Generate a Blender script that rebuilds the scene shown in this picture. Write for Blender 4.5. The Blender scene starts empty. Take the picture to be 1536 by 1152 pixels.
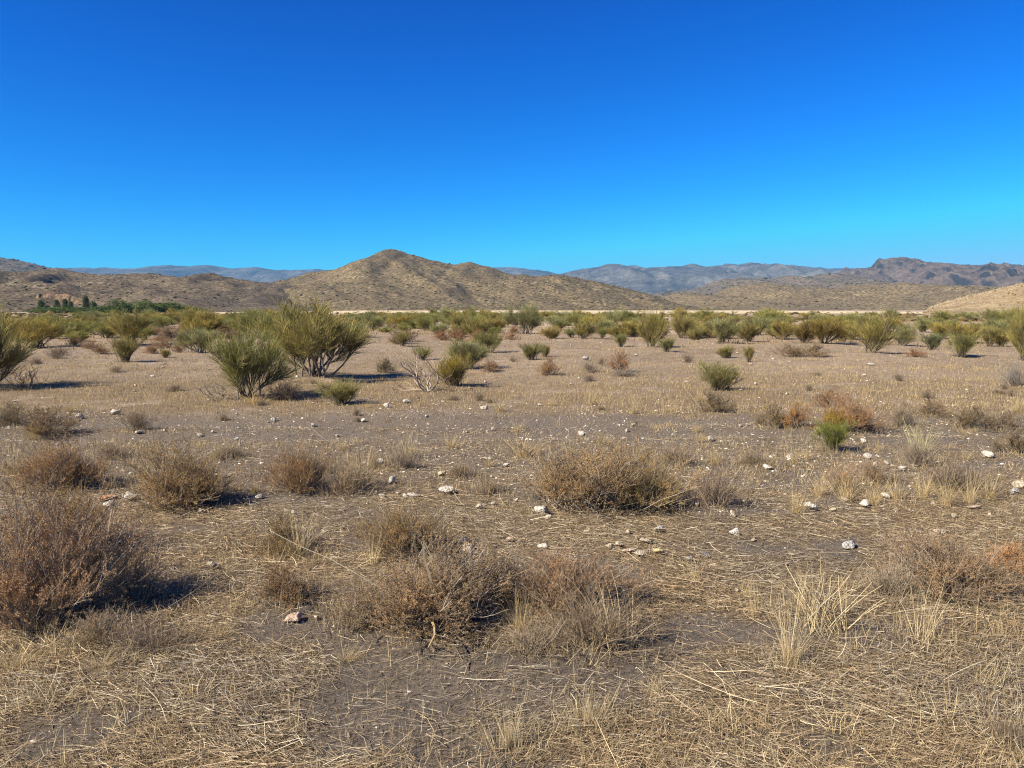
import bpy, math
import numpy as np

rng = np.random.default_rng(11)
sc = bpy.context.scene
C = sc.collection

# ------------------------------------------------------------------ camera, sky, sun, exposure
F = 1154.0                                   # focal length in photograph pixels (1536 wide)
HZ = 463.0                                   # row of the plain's horizon in the photograph
PITCH = math.atan((576.0 - HZ) / F)
CAM_H = 1.6
cam = bpy.data.objects.new('camera', bpy.data.cameras.new('camera'))
C.objects.link(cam)
cam.data.sensor_width = 36.0
cam.data.lens = 36.0 * F / 1536.0
cam.data.clip_start = 0.05
cam.data.clip_end = 60000
cam.location = (0, 0, CAM_H)
cam.rotation_euler = (math.pi / 2 - PITCH, 0, 0)
sc.camera = cam

SUN_EL = math.radians(39)
SUN_AZ = math.radians(-122)                  # clockwise from +Y: left of and a little behind the camera
to_sun = np.array([math.sin(SUN_AZ) * math.cos(SUN_EL), math.cos(SUN_AZ) * math.cos(SUN_EL), math.sin(SUN_EL)])

world = bpy.data.worlds.new('World')
sc.world = world
world.use_nodes = True
nt = world.node_tree
bg = nt.nodes['Background']
sky = nt.nodes.new('ShaderNodeTexSky')
sky.sky_type = 'NISHITA'
sky.sun_disc = False
sky.sun_elevation = SUN_EL
sky.sun_rotation = SUN_AZ
sky.altitude = 700
sky.air_density = 1.0
sky.dust_density = 0.15
sky.ozone_density = 4.0
# the phone camera's rendering of that sky: deeper and more saturated, channel by channel
sep = nt.nodes.new('ShaderNodeSeparateColor'); comb = nt.nodes.new('ShaderNodeCombineColor')
nt.links.new(sky.outputs[0], sep.inputs[0])
for ch, gain, power, top in ((0, 0.013, 3.0, 6.6), (1, 0.275, 1.80, 6.1), (2, 1.0, 1.3, 6.0)):
    mn = nt.nodes.new('ShaderNodeMath'); mn.operation = 'MINIMUM'; mn.inputs[1].default_value = top
    pw = nt.nodes.new('ShaderNodeMath'); pw.operation = 'POWER'; pw.inputs[1].default_value = power
    ml = nt.nodes.new('ShaderNodeMath'); ml.operation = 'MULTIPLY'; ml.inputs[1].default_value = gain
    nt.links.new(sep.outputs[ch], mn.inputs[0]); nt.links.new(mn.outputs[0], pw.inputs[0])
    nt.links.new(pw.outputs[0], ml.inputs[0]); nt.links.new(ml.outputs[0], comb.inputs[ch])
nt.links.new(comb.outputs[0], bg.inputs['Color'])
bg.inputs['Strength'].default_value = 0.0505

sun = bpy.data.objects.new('sun', bpy.data.lights.new('sun', 'SUN'))
C.objects.link(sun)
sun.data.energy = 5.0
sun.data.angle = math.radians(0.53)
sun.data.color = (1.0, 0.92, 0.79)
sun.location = (-40, -20, 40)
sun.rotation_euler = (math.pi / 2 - SUN_EL, 0, math.pi - SUN_AZ)

sc.view_settings.view_transform = 'Standard'
sc.view_settings.look = 'None'
sc.view_settings.exposure = 0.98
sc.view_settings.gamma = 1.0
sc.view_settings.use_curve_mapping = False
sc.cycles.max_bounces = 5
sc.cycles.diffuse_bounces = 2
sc.cycles.transmission_bounces = 3
sc.cycles.volume_bounces = 0
sc.cycles.filter_width = 1.1
sc.cycles.use_denoising = True
sc.cycles.denoising_prefilter = 'NONE'             # keeps the grit of gravel and straw

# ------------------------------------------------------------------ numeric helpers
def norm(v):
    return v / np.maximum(np.linalg.norm(v, axis=-1, keepdims=True), 1e-9)

def vnoise(x, y, seed=0):
    xi, yi = np.floor(x), np.floor(y)
    fx, fy = x - xi, y - yi
    fx, fy = fx * fx * (3 - 2 * fx), fy * fy * (3 - 2 * fy)
    def h(a, b):
        s = np.sin(a * 127.1 + b * 311.7 + seed * 74.7) * 43758.5453
        return s - np.floor(s)
    a = h(xi, yi) * (1 - fx) + h(xi + 1, yi) * fx
    b = h(xi, yi + 1) * (1 - fx) + h(xi + 1, yi + 1) * fx
    return a * (1 - fy) + b * fy

def fbm(x, y, octaves=4, seed=0, gain=0.5):
    s, a, t = 0, 1.0, 0
    for k in range(octaves):
        s = s + a * vnoise(x * 2 ** k + 17.3 * k, y * 2 ** k - 9.1 * k, seed + k)
        t += a
        a *= gain
    return s / t

def ridged(x, y, octaves=4, seed=0):
    s, a, t = 0, 1.0, 0
    for k in range(octaves):
        s = s + a * (1 - np.abs(2 * vnoise(x * 2 ** k + 5.7 * k, y * 2 ** k + 3.1 * k, seed + k) - 1))
        t += a
        a *= 0.5
    return s / t

def sstep(a, b, x):
    t = np.clip((x - a) / (b - a), 0, 1)
    return t * t * (3 - 2 * t)

def H(x, y):                                  # height of the plain
    x = np.asarray(x, float); y = np.asarray(y, float)
    r = np.hypot(x, y)
    near = 1 - sstep(60, 200, r)
    h = (fbm(x / 5.0, y / 5.0, 3, 3) - 0.5) * 0.16 * near
    h += (fbm(x / 0.7, y / 0.7, 3, 9) - 0.5) * 0.05 * (1 - sstep(14, 40, r))
    h += (fbm(x / 22.0, y / 22.0, 2, 21) - 0.5) * 0.35 * sstep(14, 40, r) * near
    h += (fbm(x / 1.6, y / 1.6, 3, 25) - 0.5) * 0.14 * sstep(11, 17, r) * near
    # the shallow gravelly hollow and the two worn wheel ruts of the track
    w = (fbm(x / 6.0, y * 0, 2, 4) - 0.5) * 0.5
    h -= 0.05 * np.exp(-((y - 10.75 + w) / 0.32) ** 2) + 0.045 * np.exp(-((y - 9.65 + w) / 0.3) ** 2)
    return h

H0 = float(H(0.0, 0.0))
cam.location.z = CAM_H + H0

def ray(px, py):
    dx, dz = (px - 768.0) / F, -(py - 576.0) / F
    cp, sp = math.cos(PITCH), math.sin(PITCH)
    return np.array([dx, cp + dz * sp, -sp + dz * cp])

def gp(px, py):                               # where the view ray of a pixel meets the ground
    d = ray(px, py)
    z = 0.0
    for _ in range(12):
        t = (CAM_H + H0 - z) / -d[2]
        z = 0.5 * z + 0.5 * float(H(d[0] * t, d[1] * t))
    return d[0] * t, d[1] * t, float(H(d[0] * t, d[1] * t)), t   # t = depth along the optical axis

# how much straw lies on the soil (0..1) and how grey and gravelly the soil is (0..1)
def cover(x, y):
    r = np.hypot(x, y)
    n = fbm(x / 0.55, y / 0.45, 4, 31)
    n2 = fbm(x / 3.0 + 4, y / 3.0, 3, 35)
    near = sstep(0.32, 0.54, n * 0.85 + n2 * 0.15 + 0.03)
    hollow = sstep(6.0, 7.4, y + 2 * (n2 - 0.5)) * (1 - sstep(11.3, 12.1, y + 1.2 * (n2 - 0.5)))
    grass = sstep(11.4, 12.4, y + 1.2 * (n2 - 0.5)) * (1 - sstep(14.5, 20, y + 5 * (n2 - 0.5)))
    far = sstep(15, 19, y)
    c = near * (1 - far) * (1 - 0.55 * hollow)
    c = np.maximum(c, grass * sstep(0.25, 0.5, n) * 0.95)
    c = np.maximum(c, far * 0.65 * sstep(0.42, 0.68, 0.5 * n + 0.5 * n2))
    w = (fbm(x / 6.0, y * 0, 2, 4) - 0.5) * 0.5
    rut = np.exp(-((y - 10.75 + w) / 0.34) ** 2) + np.exp(-((y - 9.65 + w) / 0.3) ** 2)
    c = np.maximum(c, 0.75 * np.exp(-((y - 10.22 + w) / 0.16) ** 2) * sstep(0.35, 0.55, n))
    return np.clip(c * (1 - 0.85 * np.clip(rut, 0, 1)), 0, 1)

def rut(x, y):
    w = (fbm(x / 6.0, y * 0, 2, 4) - 0.5) * 0.5
    return np.clip(np.exp(-((y - 10.75 + w) / 0.36) ** 2) + np.exp(-((y - 9.65 + w) / 0.32) ** 2), 0, 1)

def greyness(x, y):
    n2 = fbm(x / 3.0 + 4, y / 3.0, 3, 35)
    g = 1 - sstep(10.9, 12.0, y + 1.2 * (n2 - 0.5))
    return np.clip(g + 0.25 * sstep(0.55, 0.75, n2), 0, 1)

# ------------------------------------------------------------------ mesh helpers
def cat(parts):
    """join (verts, quads/tris) pieces; returns verts, list of face arrays"""
    V, Fs, off = [], [], 0
    for v, f in parts:
        V.append(v.reshape(-1, 3))
        for a in (f if isinstance(f, list) else [f]):
            Fs.append(a + off)
        off += len(V[-1])
    return np.concatenate(V), Fs

def mesh(name, V, Fs, mat=None, smooth=False, attrs=None):
    if not isinstance(Fs, list):
        Fs = [Fs]
    me = bpy.data.meshes.new(name)
    V = np.ascontiguousarray(V.reshape(-1, 3), dtype=np.float32)
    me.vertices.add(len(V))
    me.vertices.foreach_set('co', V.ravel())
    tot = np.concatenate([np.full(len(f), f.shape[1], np.int32) for f in Fs])
    idx = np.concatenate([f.ravel() for f in Fs]).astype(np.int32)
    me.loops.add(len(idx))
    me.loops.foreach_set('vertex_index', idx)
    me.polygons.add(len(tot))
    me.polygons.foreach_set('loop_start', np.concatenate([[0], np.cumsum(tot)[:-1]]).astype(np.int32))
    me.polygons.foreach_set('use_smooth', np.full(len(tot), smooth, bool))
    for k, a in (attrs or {}).items():
        at = me.attributes.new(k, 'FLOAT', 'POINT')
        at.data.foreach_set('value', np.ascontiguousarray(a, dtype=np.float32).ravel())
    me.update(calc_edges=True)
    if mat:
        me.materials.append(mat)
    return me

def obj(name, me, parent=None, **props):
    o = bpy.data.objects.new(name, me)
    C.objects.link(o)
    if parent is not None:
        o.parent = parent
    for k, v in props.items():
        o[k] = v
    return o

def ribbons(P, w, side, prof=None):
    N, K, _ = P.shape
    if prof is None:
        prof = np.linspace(1, 0.35, K)
    hw = np.asarray(w).reshape(-1, 1, 1) * 0.5 * np.asarray(prof).reshape(1, K, 1)
    s = side[:, None, :] * hw
    V = np.stack([P - s, P + s], 2)                       # N,K,2,3
    b = (np.arange(N) * K * 2)[:, None] + (np.arange(K - 1) * 2)[None, :]
    Q = np.stack([b, b + 1, b + 3, b + 2], -1).reshape(-1, 4)
    return V.reshape(-1, 3), Q

def tubes(P, r0, r1, S=3):
    N, K, _ = P.shape
    T = norm(np.gradient(P, axis=1))
    ref = np.where(np.abs(T[..., 2:3]) > 0.9, np.array([1.0, 0, 0]), np.array([0, 0, 1.0]))
    U = norm(np.cross(T, ref)); W = np.cross(T, U)
    r = np.asarray(r0).reshape(-1, 1) * np.linspace(1, 0, K) + np.asarray(r1).reshape(-1, 1) * np.linspace(0, 1, K)
    a = np.arange(S) * 2 * math.pi / S
    V = P[:, :, None, :] + r[..., None, None] * (np.cos(a)[:, None] * U[:, :, None, :] + np.sin(a)[:, None] * W[:, :, None, :])
    b = (np.arange(N) * K * S)[:, None, None] + (np.arange(K - 1) * S)[None, :, None]
    i = np.arange(S)[None, None, :]; j = (i + 1) % S
    Q = np.stack([b + i, b + j, b + S + j, b + S + i], -1).reshape(-1, 4)
    return V.reshape(-1, 3), Q

def leaves(c, d, s, l, w):
    l = np.asarray(l).reshape(-1, 1); w = np.asarray(w).reshape(-1, 1)
    V = np.stack([c, c + d * l * 0.5 + s * w * 0.5, c + d * l, c + d * l * 0.5 - s * w * 0.5], 1)
    return V.reshape(-1, 3), np.arange(len(c) * 4).reshape(-1, 4)

def leaves3(c, d, s, l, w):
    l = np.asarray(l).reshape(-1, 1); w = np.asarray(w).reshape(-1, 1)
    V = np.stack([c + s * w * 0.5, c - s * w * 0.5, c + d * l], 1)
    return V.reshape(-1, 3), np.arange(len(c) * 3).reshape(-1, 3)

def rand_dirs(n, r):
    return norm(r.normal(size=(n, 3)))

def perp(d, r):
    return norm(np.cross(d, rand_dirs(len(d), r)))

def walk(p, d, ln, K, wob, up, r):
    """polylines from p along d; wob = waviness, up = pull upwards per step"""
    P = np.zeros((len(p), K, 3)); P[:, 0] = p
    st = (np.asarray(ln) / (K - 1)).reshape(-1, 1)
    for k in range(1, K):
        P[:, k] = P[:, k - 1] + d * st
        d = norm(d + wob * r.normal(size=d.shape) + np.array([0, 0, 1.0]) * up)
    return P

def grow(par, n, t0, t1, ang, ln, up0, up, wob, K, r):
    N, Kp, _ = par.shape
    idx = np.repeat(np.arange(N), n)
    t = r.uniform(t0, t1, len(idx)) * (Kp - 1)
    i = np.minimum(t.astype(int), Kp - 2); f = (t - i)[:, None]
    a, b = par[idx, i], par[idx, i + 1]
    p = a * (1 - f) + b * f
    T = norm(b - a)
    th = (ang * r.uniform(0.6, 1.35, len(idx)))[:, None]
    d = norm(T * np.cos(th) + perp(T, r) * np.sin(th) + np.array([0, 0, 1.0]) * up0)
    return walk(p, d, ln * r.uniform(0.55, 1.25, len(idx)), K, wob, up, r)

# ------------------------------------------------------------------ materials
def new_mat(name):
    m = bpy.data.materials.new(name)
    m.use_nodes = True
    n = m.node_tree.nodes
    n.clear()
    out = n.new('ShaderNodeOutputMaterial')
    return m, m.node_tree, n, m.node_tree.links, out

def ramp(n, stops):
    r = n.new('ShaderNodeValToRGB')
    e = r.color_ramp.elements
    while len(e) < len(stops):
        e.new(0.5)
    for k, (p, c) in enumerate(stops):
        e[k].position = p
        e[k].color = (*c, 1)
    return r

def veg(name, cols, transl=0.2, rough=0.85, patch=None):
    m, t, n, L, out = new_mat(name)
    g = n.new('ShaderNodeNewGeometry')
    stops = [(k / (len(cols) - 1), c) for k, c in enumerate(cols)]
    r = ramp(n, stops)
    L.new(g.outputs['Random Per Island'], r.inputs[0])
    oi = n.new('ShaderNodeObjectInfo')
    mx = n.new('ShaderNodeMix'); mx.data_type = 'RGBA'; mx.blend_type = 'MULTIPLY'
    mx.inputs[0].default_value = 1
    L.new(r.outputs[0], mx.inputs[6]); L.new(oi.outputs['Color'], mx.inputs[7])
    if patch:                                            # older and fresher growth in patches
        tc = n.new('ShaderNodeTexCoord')
        nz = n.new('ShaderNodeTexNoise'); nz.inputs['Scale'].default_value = patch; nz.inputs['Detail'].default_value = 3
        add = n.new('ShaderNodeVectorMath'); add.operation = 'MULTIPLY_ADD'
        add.inputs[1].default_value = (9.0, 9.0, 9.0)
        L.new(oi.outputs['Random'], add.inputs[0]); L.new(tc.outputs['Object'], add.inputs[2])
        L.new(add.outputs[0], nz.inputs['Vector'])
        pr = ramp(n, [(0.36, (0.62, 0.60, 0.60)), (0.5, (1.0, 1.0, 1.0)), (0.64, (1.35, 1.28, 1.15))])
        L.new(nz.outputs[0], pr.inputs[0])
        m0 = mx
        mx = n.new('ShaderNodeMix'); mx.data_type = 'RGBA'; mx.blend_type = 'MULTIPLY'; mx.inputs[0].default_value = 1
        L.new(m0.outputs[2], mx.inputs[6]); L.new(pr.outputs[0], mx.inputs[7])
    d = n.new('ShaderNodeBsdfPrincipled')
    d.inputs['Roughness'].default_value = rough
    d.inputs['Specular IOR Level'].default_value = 0.2
    L.new(mx.outputs[2], d.inputs['Base Color'])
    if transl > 0:
        tr = n.new('ShaderNodeBsdfTranslucent')
        L.new(mx.outputs[2], tr.inputs[0])
        ms = n.new('ShaderNodeMixShader'); ms.inputs[0].default_value = transl
        L.new(d.outputs[0], ms.inputs[1]); L.new(tr.outputs[0], ms.inputs[2])
        L.new(ms.outputs[0], out.inputs[0])
    else:
        L.new(d.outputs[0], out.inputs[0])
    return m

M = {}
M['broom'] = veg('broom_switch', [(0.10, 0.105, 0.03), (0.19, 0.18, 0.052), (0.26, 0.23, 0.075), (0.145, 0.145, 0.045), (0.34, 0.29, 0.13), (0.24, 0.22, 0.08)], 0.3, patch=3.0)
M['bark'] = veg('woody_bark', [(0.085, 0.062, 0.045), (0.16, 0.125, 0.095), (0.23, 0.19, 0.15)], 0)
M['brown_leaf'] = veg('dry_brown_leaf', [(0.21, 0.142, 0.075), (0.36, 0.255, 0.14), (0.17, 0.115, 0.064), (0.52, 0.39, 0.23), (0.28, 0.19, 0.10), (0.43, 0.345, 0.225), (0.34, 0.28, 0.19)], 0.25, patch=3.5)
M['grey_twig'] = veg('grey_twig', [(0.16, 0.125, 0.09), (0.27, 0.215, 0.155), (0.38, 0.31, 0.23), (0.20, 0.155, 0.11)], 0)
M['straw'] = veg('straw', [(0.45, 0.345, 0.19), (0.64, 0.53, 0.325), (0.37, 0.28, 0.155), (0.75, 0.65, 0.43), (0.53, 0.42, 0.245)], 0.25)
M['litter'] = veg('straw_litter', [(0.12, 0.087, 0.052), (0.31, 0.235, 0.14), (0.17, 0.124, 0.075), (0.50, 0.405, 0.265), (0.20, 0.148, 0.09), (0.38, 0.30, 0.19), (0.76, 0.66, 0.48), (0.27, 0.20, 0.125)], 0.1)
M['chaff'] = veg('brown_chaff', [(0.12, 0.083, 0.046), (0.27, 0.195, 0.108), (0.18, 0.125, 0.066), (0.40, 0.31, 0.185)], 0.05)
M['scrub'] = veg('hill_scrub', [(0.05, 0.045, 0.022), (0.10, 0.085, 0.04), (0.14, 0.12, 0.05), (0.075, 0.06, 0.032)], 0)
M['tree'] = veg('tree_leaf', [(0.03, 0.05, 0.012), (0.06, 0.085, 0.02), (0.085, 0.10, 0.028), (0.04, 0.06, 0.015)], 0.2)

def mat_stone():
    m, t, n, L, out = new_mat('limestone')
    tc = n.new('ShaderNodeTexCoord')
    oi = n.new('ShaderNodeObjectInfo')
    nz = n.new('ShaderNodeTexNoise'); nz.inputs['Scale'].default_value = 2.6; nz.inputs['Detail'].default_value = 8; nz.inputs['Roughness'].default_value = 0.7
    L.new(tc.outputs['Object'], nz.inputs['Vector'])
    r = ramp(n, [(0.30, (0.26, 0.20, 0.14)), (0.45, (0.54, 0.48, 0.385)), (0.62, (0.74, 0.69, 0.60))])
    L.new(nz.outputs[0], r.inputs[0])
    mx = n.new('ShaderNodeMix'); mx.data_type = 'RGBA'; mx.blend_type = 'MULTIPLY'; mx.inputs[0].default_value = 1
    L.new(r.outputs[0], mx.inputs[6]); L.new(oi.outputs['Color'], mx.inputs[7])
    b = n.new('ShaderNodeBsdfPrincipled'); b.inputs['Roughness'].default_value = 0.9; b.inputs['Specular IOR Level'].default_value = 0.2
    L.new(mx.outputs[2], b.inputs['Base Color'])
    n2 = n.new('ShaderNodeTexNoise'); n2.inputs['Scale'].default_value = 7; n2.inputs['Detail'].default_value = 6
    L.new(tc.outputs['Object'], n2.inputs['Vector'])
    bp = n.new('ShaderNodeBump'); bp.inputs['Strength'].default_value = 0.6; bp.inputs['Distance'].default_value = 0.15
    L.new(n2.outputs[0], bp.inputs['Height']); L.new(bp.outputs[0], b.inputs['Normal'])
    L.new(b.outputs[0], out.inputs[0])
    return m
M['stone'] = mat_stone()
M['gravel'] = veg('gravel', [(0.17, 0.14, 0.11), (0.28, 0.235, 0.185), (0.14, 0.115, 0.09), (0.40, 0.34, 0.27), (0.22, 0.175, 0.13), (0.30, 0.25, 0.19), (0.68, 0.62, 0.52)], 0, 0.9)

def mat_ground():
    m, t, n, L, out = new_mat('dry_soil')
    geo = n.new('ShaderNodeNewGeometry')
    def noise(scale, detail=6, rough=0.6):
        k = n.new('ShaderNodeTexNoise')
        k.inputs['Scale'].default_value = scale; k.inputs['Detail'].default_value = detail; k.inputs['Roughness'].default_value = rough
        L.new(geo.outputs['Position'], k.inputs['Vector'])
        return k.outputs[0]
    def mixc(f, a, b):
        x = n.new('ShaderNodeMix'); x.data_type = 'RGBA'
        L.new(f, x.inputs[0]); L.new(a, x.inputs[6]); L.new(b, x.inputs[7])
        return x.outputs[2]
    ac = n.new('ShaderNodeAttribute'); ac.attribute_name = 'cover'
    ag = n.new('ShaderNodeAttribute'); ag.attribute_name = 'grey'
    ap = n.new('ShaderNodeAttribute'); ap.attribute_name = 'pale'
    fine, mid, big = noise(42, 10, 0.8), noise(3.2, 10, 0.75), noise(0.17, 8, 0.65)
    r_grey = ramp(n, [(0.34, (0.085, 0.067, 0.048)), (0.5, (0.19, 0.153, 0.112)), (0.66, (0.33, 0.272, 0.205))])
    r_tan = ramp(n, [(0.36, (0.13, 0.092, 0.056)), (0.5, (0.285, 0.21, 0.134)), (0.64, (0.50, 0.39, 0.27))])
    r_str = ramp(n, [(0.28, (0.11, 0.077, 0.043)), (0.5, (0.22, 0.158, 0.09)), (0.75, (0.36, 0.27, 0.155))])
    r_pal = ramp(n, [(0.30, (0.36, 0.26, 0.17)), (0.5, (0.46, 0.36, 0.25)), (0.7, (0.56, 0.46, 0.34))])
    L.new(fine, r_grey.inputs[0])
    md = n.new('ShaderNodeMix'); L.new(mid, md.inputs[2]); L.new(big, md.inputs[3]); md.inputs[0].default_value = 0.35
    m3 = n.new('ShaderNodeMix'); m3.inputs[0].default_value = 0.45
    L.new(md.outputs[0], m3.inputs[2]); L.new(noise(13, 8, 0.8), m3.inputs[3])
    L.new(m3.outputs[0], r_tan.inputs[0]); L.new(md.outputs[0], r_pal.inputs[0])
    m2 = n.new('ShaderNodeMix'); L.new(fine, m2.inputs[2]); L.new(mid, m2.inputs[3]); m2.inputs[0].default_value = 0.4
    L.new(m2.outputs[0], r_str.inputs[0])
    soil = mixc(ag.outputs['Fac'], r_tan.outputs[0], r_grey.outputs[0])
    # straw cover broken up by fine noise
    cv = n.new('ShaderNodeMath'); cv.operation = 'MULTIPLY_ADD'
    L.new(fine, cv.inputs[0]); cv.inputs[1].default_value = 1.2; cv.inputs[2].default_value = -0.6
    ca = n.new('ShaderNodeMath'); ca.operation = 'ADD'; ca.use_clamp = True
    L.new(cv.outputs[0], ca.inputs[0]); L.new(ac.outputs['Fac'], ca.inputs[1])
    col = mixc(ca.outputs[0], soil, r_str.outputs[0])
    col = mixc(ap.outputs['Fac'], col, r_pal.outputs[0])
    b = n.new('ShaderNodeBsdfPrincipled'); b.inputs['Roughness'].default_value = 0.95; b.inputs['Specular IOR Level'].default_value = 0.15
    L.new(col, b.inputs['Base Color'])
    bp = n.new('ShaderNodeBump'); bp.inputs['Strength'].default_value = 1.0; bp.inputs['Distance'].default_value = 0.03
    L.new(fine, bp.inputs['Height'])
    bp2 = n.new('ShaderNodeBump'); bp2.inputs['Strength'].default_value = 0.6; bp2.inputs['Distance'].default_value = 0.06
    k = noise(9, 8, 0.7)
    L.new(k, bp2.inputs['Height']); L.new(bp.outputs[0], bp2.inputs['Normal'])
    L.new(bp2.outputs[0], b.inputs['Normal'])
    L.new(b.outputs[0], out.inputs[0])
    return m

def mat_hill(name, dark, midc, light, scale, bump, rock=None, detail=8, speck=None):
    m, t, n, L, out = new_mat(name)
    geo = n.new('ShaderNodeNewGeometry')
    def noise(sc_, det, rough=0.65):
        k = n.new('ShaderNodeTexNoise'); k.inputs['Scale'].default_value = sc_; k.inputs['Detail'].default_value = det; k.inputs['Roughness'].default_value = rough
        L.new(geo.outputs['Position'], k.inputs['Vector'])
        return k.outputs[0]
    a, b2 = noise(1 / scale, detail, 0.7), noise(6.0 / scale, detail, 0.75)
    mm = n.new('ShaderNodeMix'); mm.inputs[0].default_value = 0.55
    L.new(a, mm.inputs[2]); L.new(b2, mm.inputs[3])
    r = ramp(n, [(0.39, dark), (0.5, midc), (0.605, light)])
    L.new(mm.outputs[0], r.inputs[0])
    col = r.outputs[0]
    if speck:
        vo = n.new('ShaderNodeTexVoronoi'); vo.inputs['Scale'].default_value = 1.0 / speck
        L.new(geo.outputs['Position'], vo.inputs['Vector'])
        ms_ = n.new('ShaderNodeMath'); ms_.operation = 'MULTIPLY_ADD'; ms_.inputs[1].default_value = -1.0
        L.new(vo.outputs['Distance'], ms_.inputs[0]); L.new(a, ms_.inputs[2])
        mp = n.new('ShaderNodeMapRange'); mp.inputs[1].default_value = -0.04; mp.inputs[2].default_value = 0.08; mp.inputs[4].default_value = 0.85
        L.new(ms_.outputs[0], mp.inputs[0])
        vr = ramp(n, [(0.0, (0.05, 0.042, 0.022)), (0.6, (0.09, 0.075, 0.038)), (1.0, (0.13, 0.105, 0.058))])
        L.new(vo.outputs['Color'], vr.inputs[0])
        x_ = n.new('ShaderNodeMix'); x_.data_type = 'RGBA'
        L.new(mp.outputs[0], x_.inputs[0]); L.new(col, x_.inputs[6]); L.new(vr.outputs[0], x_.inputs[7])
        col = x_.outputs[2]
    if rock:                                             # bare rock on the steep faces
        sx = n.new('ShaderNodeSeparateXYZ'); L.new(geo.outputs['Normal'], sx.inputs[0])
        mr = n.new('ShaderNodeMapRange'); mr.inputs[1].default_value = 0.86; mr.inputs[2].default_value = 0.7
        L.new(sx.outputs[2], mr.inputs[0])
        x = n.new('ShaderNodeMix'); x.data_type = 'RGBA'
        L.new(mr.outputs[0], x.inputs[0]); L.new(col, x.inputs[6]); x.inputs[7].default_value = (*rock, 1)
        col = x.outputs[2]
    b = n.new('ShaderNodeBsdfPrincipled'); b.inputs['Roughness'].default_value = 0.95; b.inputs['Specular IOR Level'].default_value = 0.1
    L.new(col, b.inputs['Base Color'])
    bp = n.new('ShaderNodeBump'); bp.inputs['Strength'].default_value = 0.7; bp.inputs['Distance'].default_value = bump
    L.new(b2, bp.inputs['Height']); L.new(bp.outputs[0], b.inputs['Normal'])
    L.new(b.outputs[0], out.inputs[0])
    return m

# ------------------------------------------------------------------ ground sheet
def build_ground():
    r = [0.6]
    while r[-1] < 34:
        r.append(r[-1] * 1.017)
    while r[-1] < 8600:
        r.append(r[-1] * 1.06)
    r = np.array(r)
    th = np.concatenate([np.linspace(-42, 42, 301), np.linspace(46, 314, 68)])
    th = np.radians(th)
    R, T = np.meshgrid(r, th, indexing='ij')
    X, Y = R * np.sin(T), R * np.cos(T)
    Z = H(X, Y)
    nR, nT = R.shape
    V = np.stack([X, Y, Z], -1).reshape(-1, 3)
    i, j = np.meshgrid(np.arange(nR - 1), np.arange(nT), indexing='ij')
    j2 = (j + 1) % nT
    Q = np.stack([i * nT + j, i * nT + j2, (i + 1) * nT + j2, (i + 1) * nT + j], -1).reshape(-1, 4)[:, ::-1]
    V = np.concatenate([V, [[0, 0, H0]]])
    k = np.arange(nT)
    tri = np.stack([np.full(nT, len(V) - 1), k, (k + 1) % nT], -1)[:, ::-1]
    x, y = V[:, 0], V[:, 1]
    # pale stones of the dry river bed far out, mostly on the right
    pale = sstep(40, 60, y) * (1 - sstep(150, 260, y)) * sstep(0.45, 0.6, fbm(x / 25.0, y / 9.0, 3, 55)) * sstep(-30, 30, x)
    pale = np.maximum(pale, 0.5 * sstep(45, 80, y) * (1 - sstep(200, 300, y)) * sstep(0.5, 0.62, fbm(x / 20.0, y / 12.0, 3, 58)))
    pale = np.maximum(pale, 0.5 * sstep(230, 330, y))
    me = mesh('ground', V, [Q, tri], mat_ground(), True, {'cover': cover(x, y), 'grey': greyness(x, y), 'pale': pale})
    obj('ground', me, kind='structure')
build_ground()

# ------------------------------------------------------------------ hills and mountains
def sky_pts(pts, D):
    xs, zs = [], []
    for px, py in pts:
        d = ray(px, py)
        s = D / d[1]
        xs.append(d[0] * s); zs.append(CAM_H + d[2] * s)
    return np.array(xs), np.array(zs)

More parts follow.
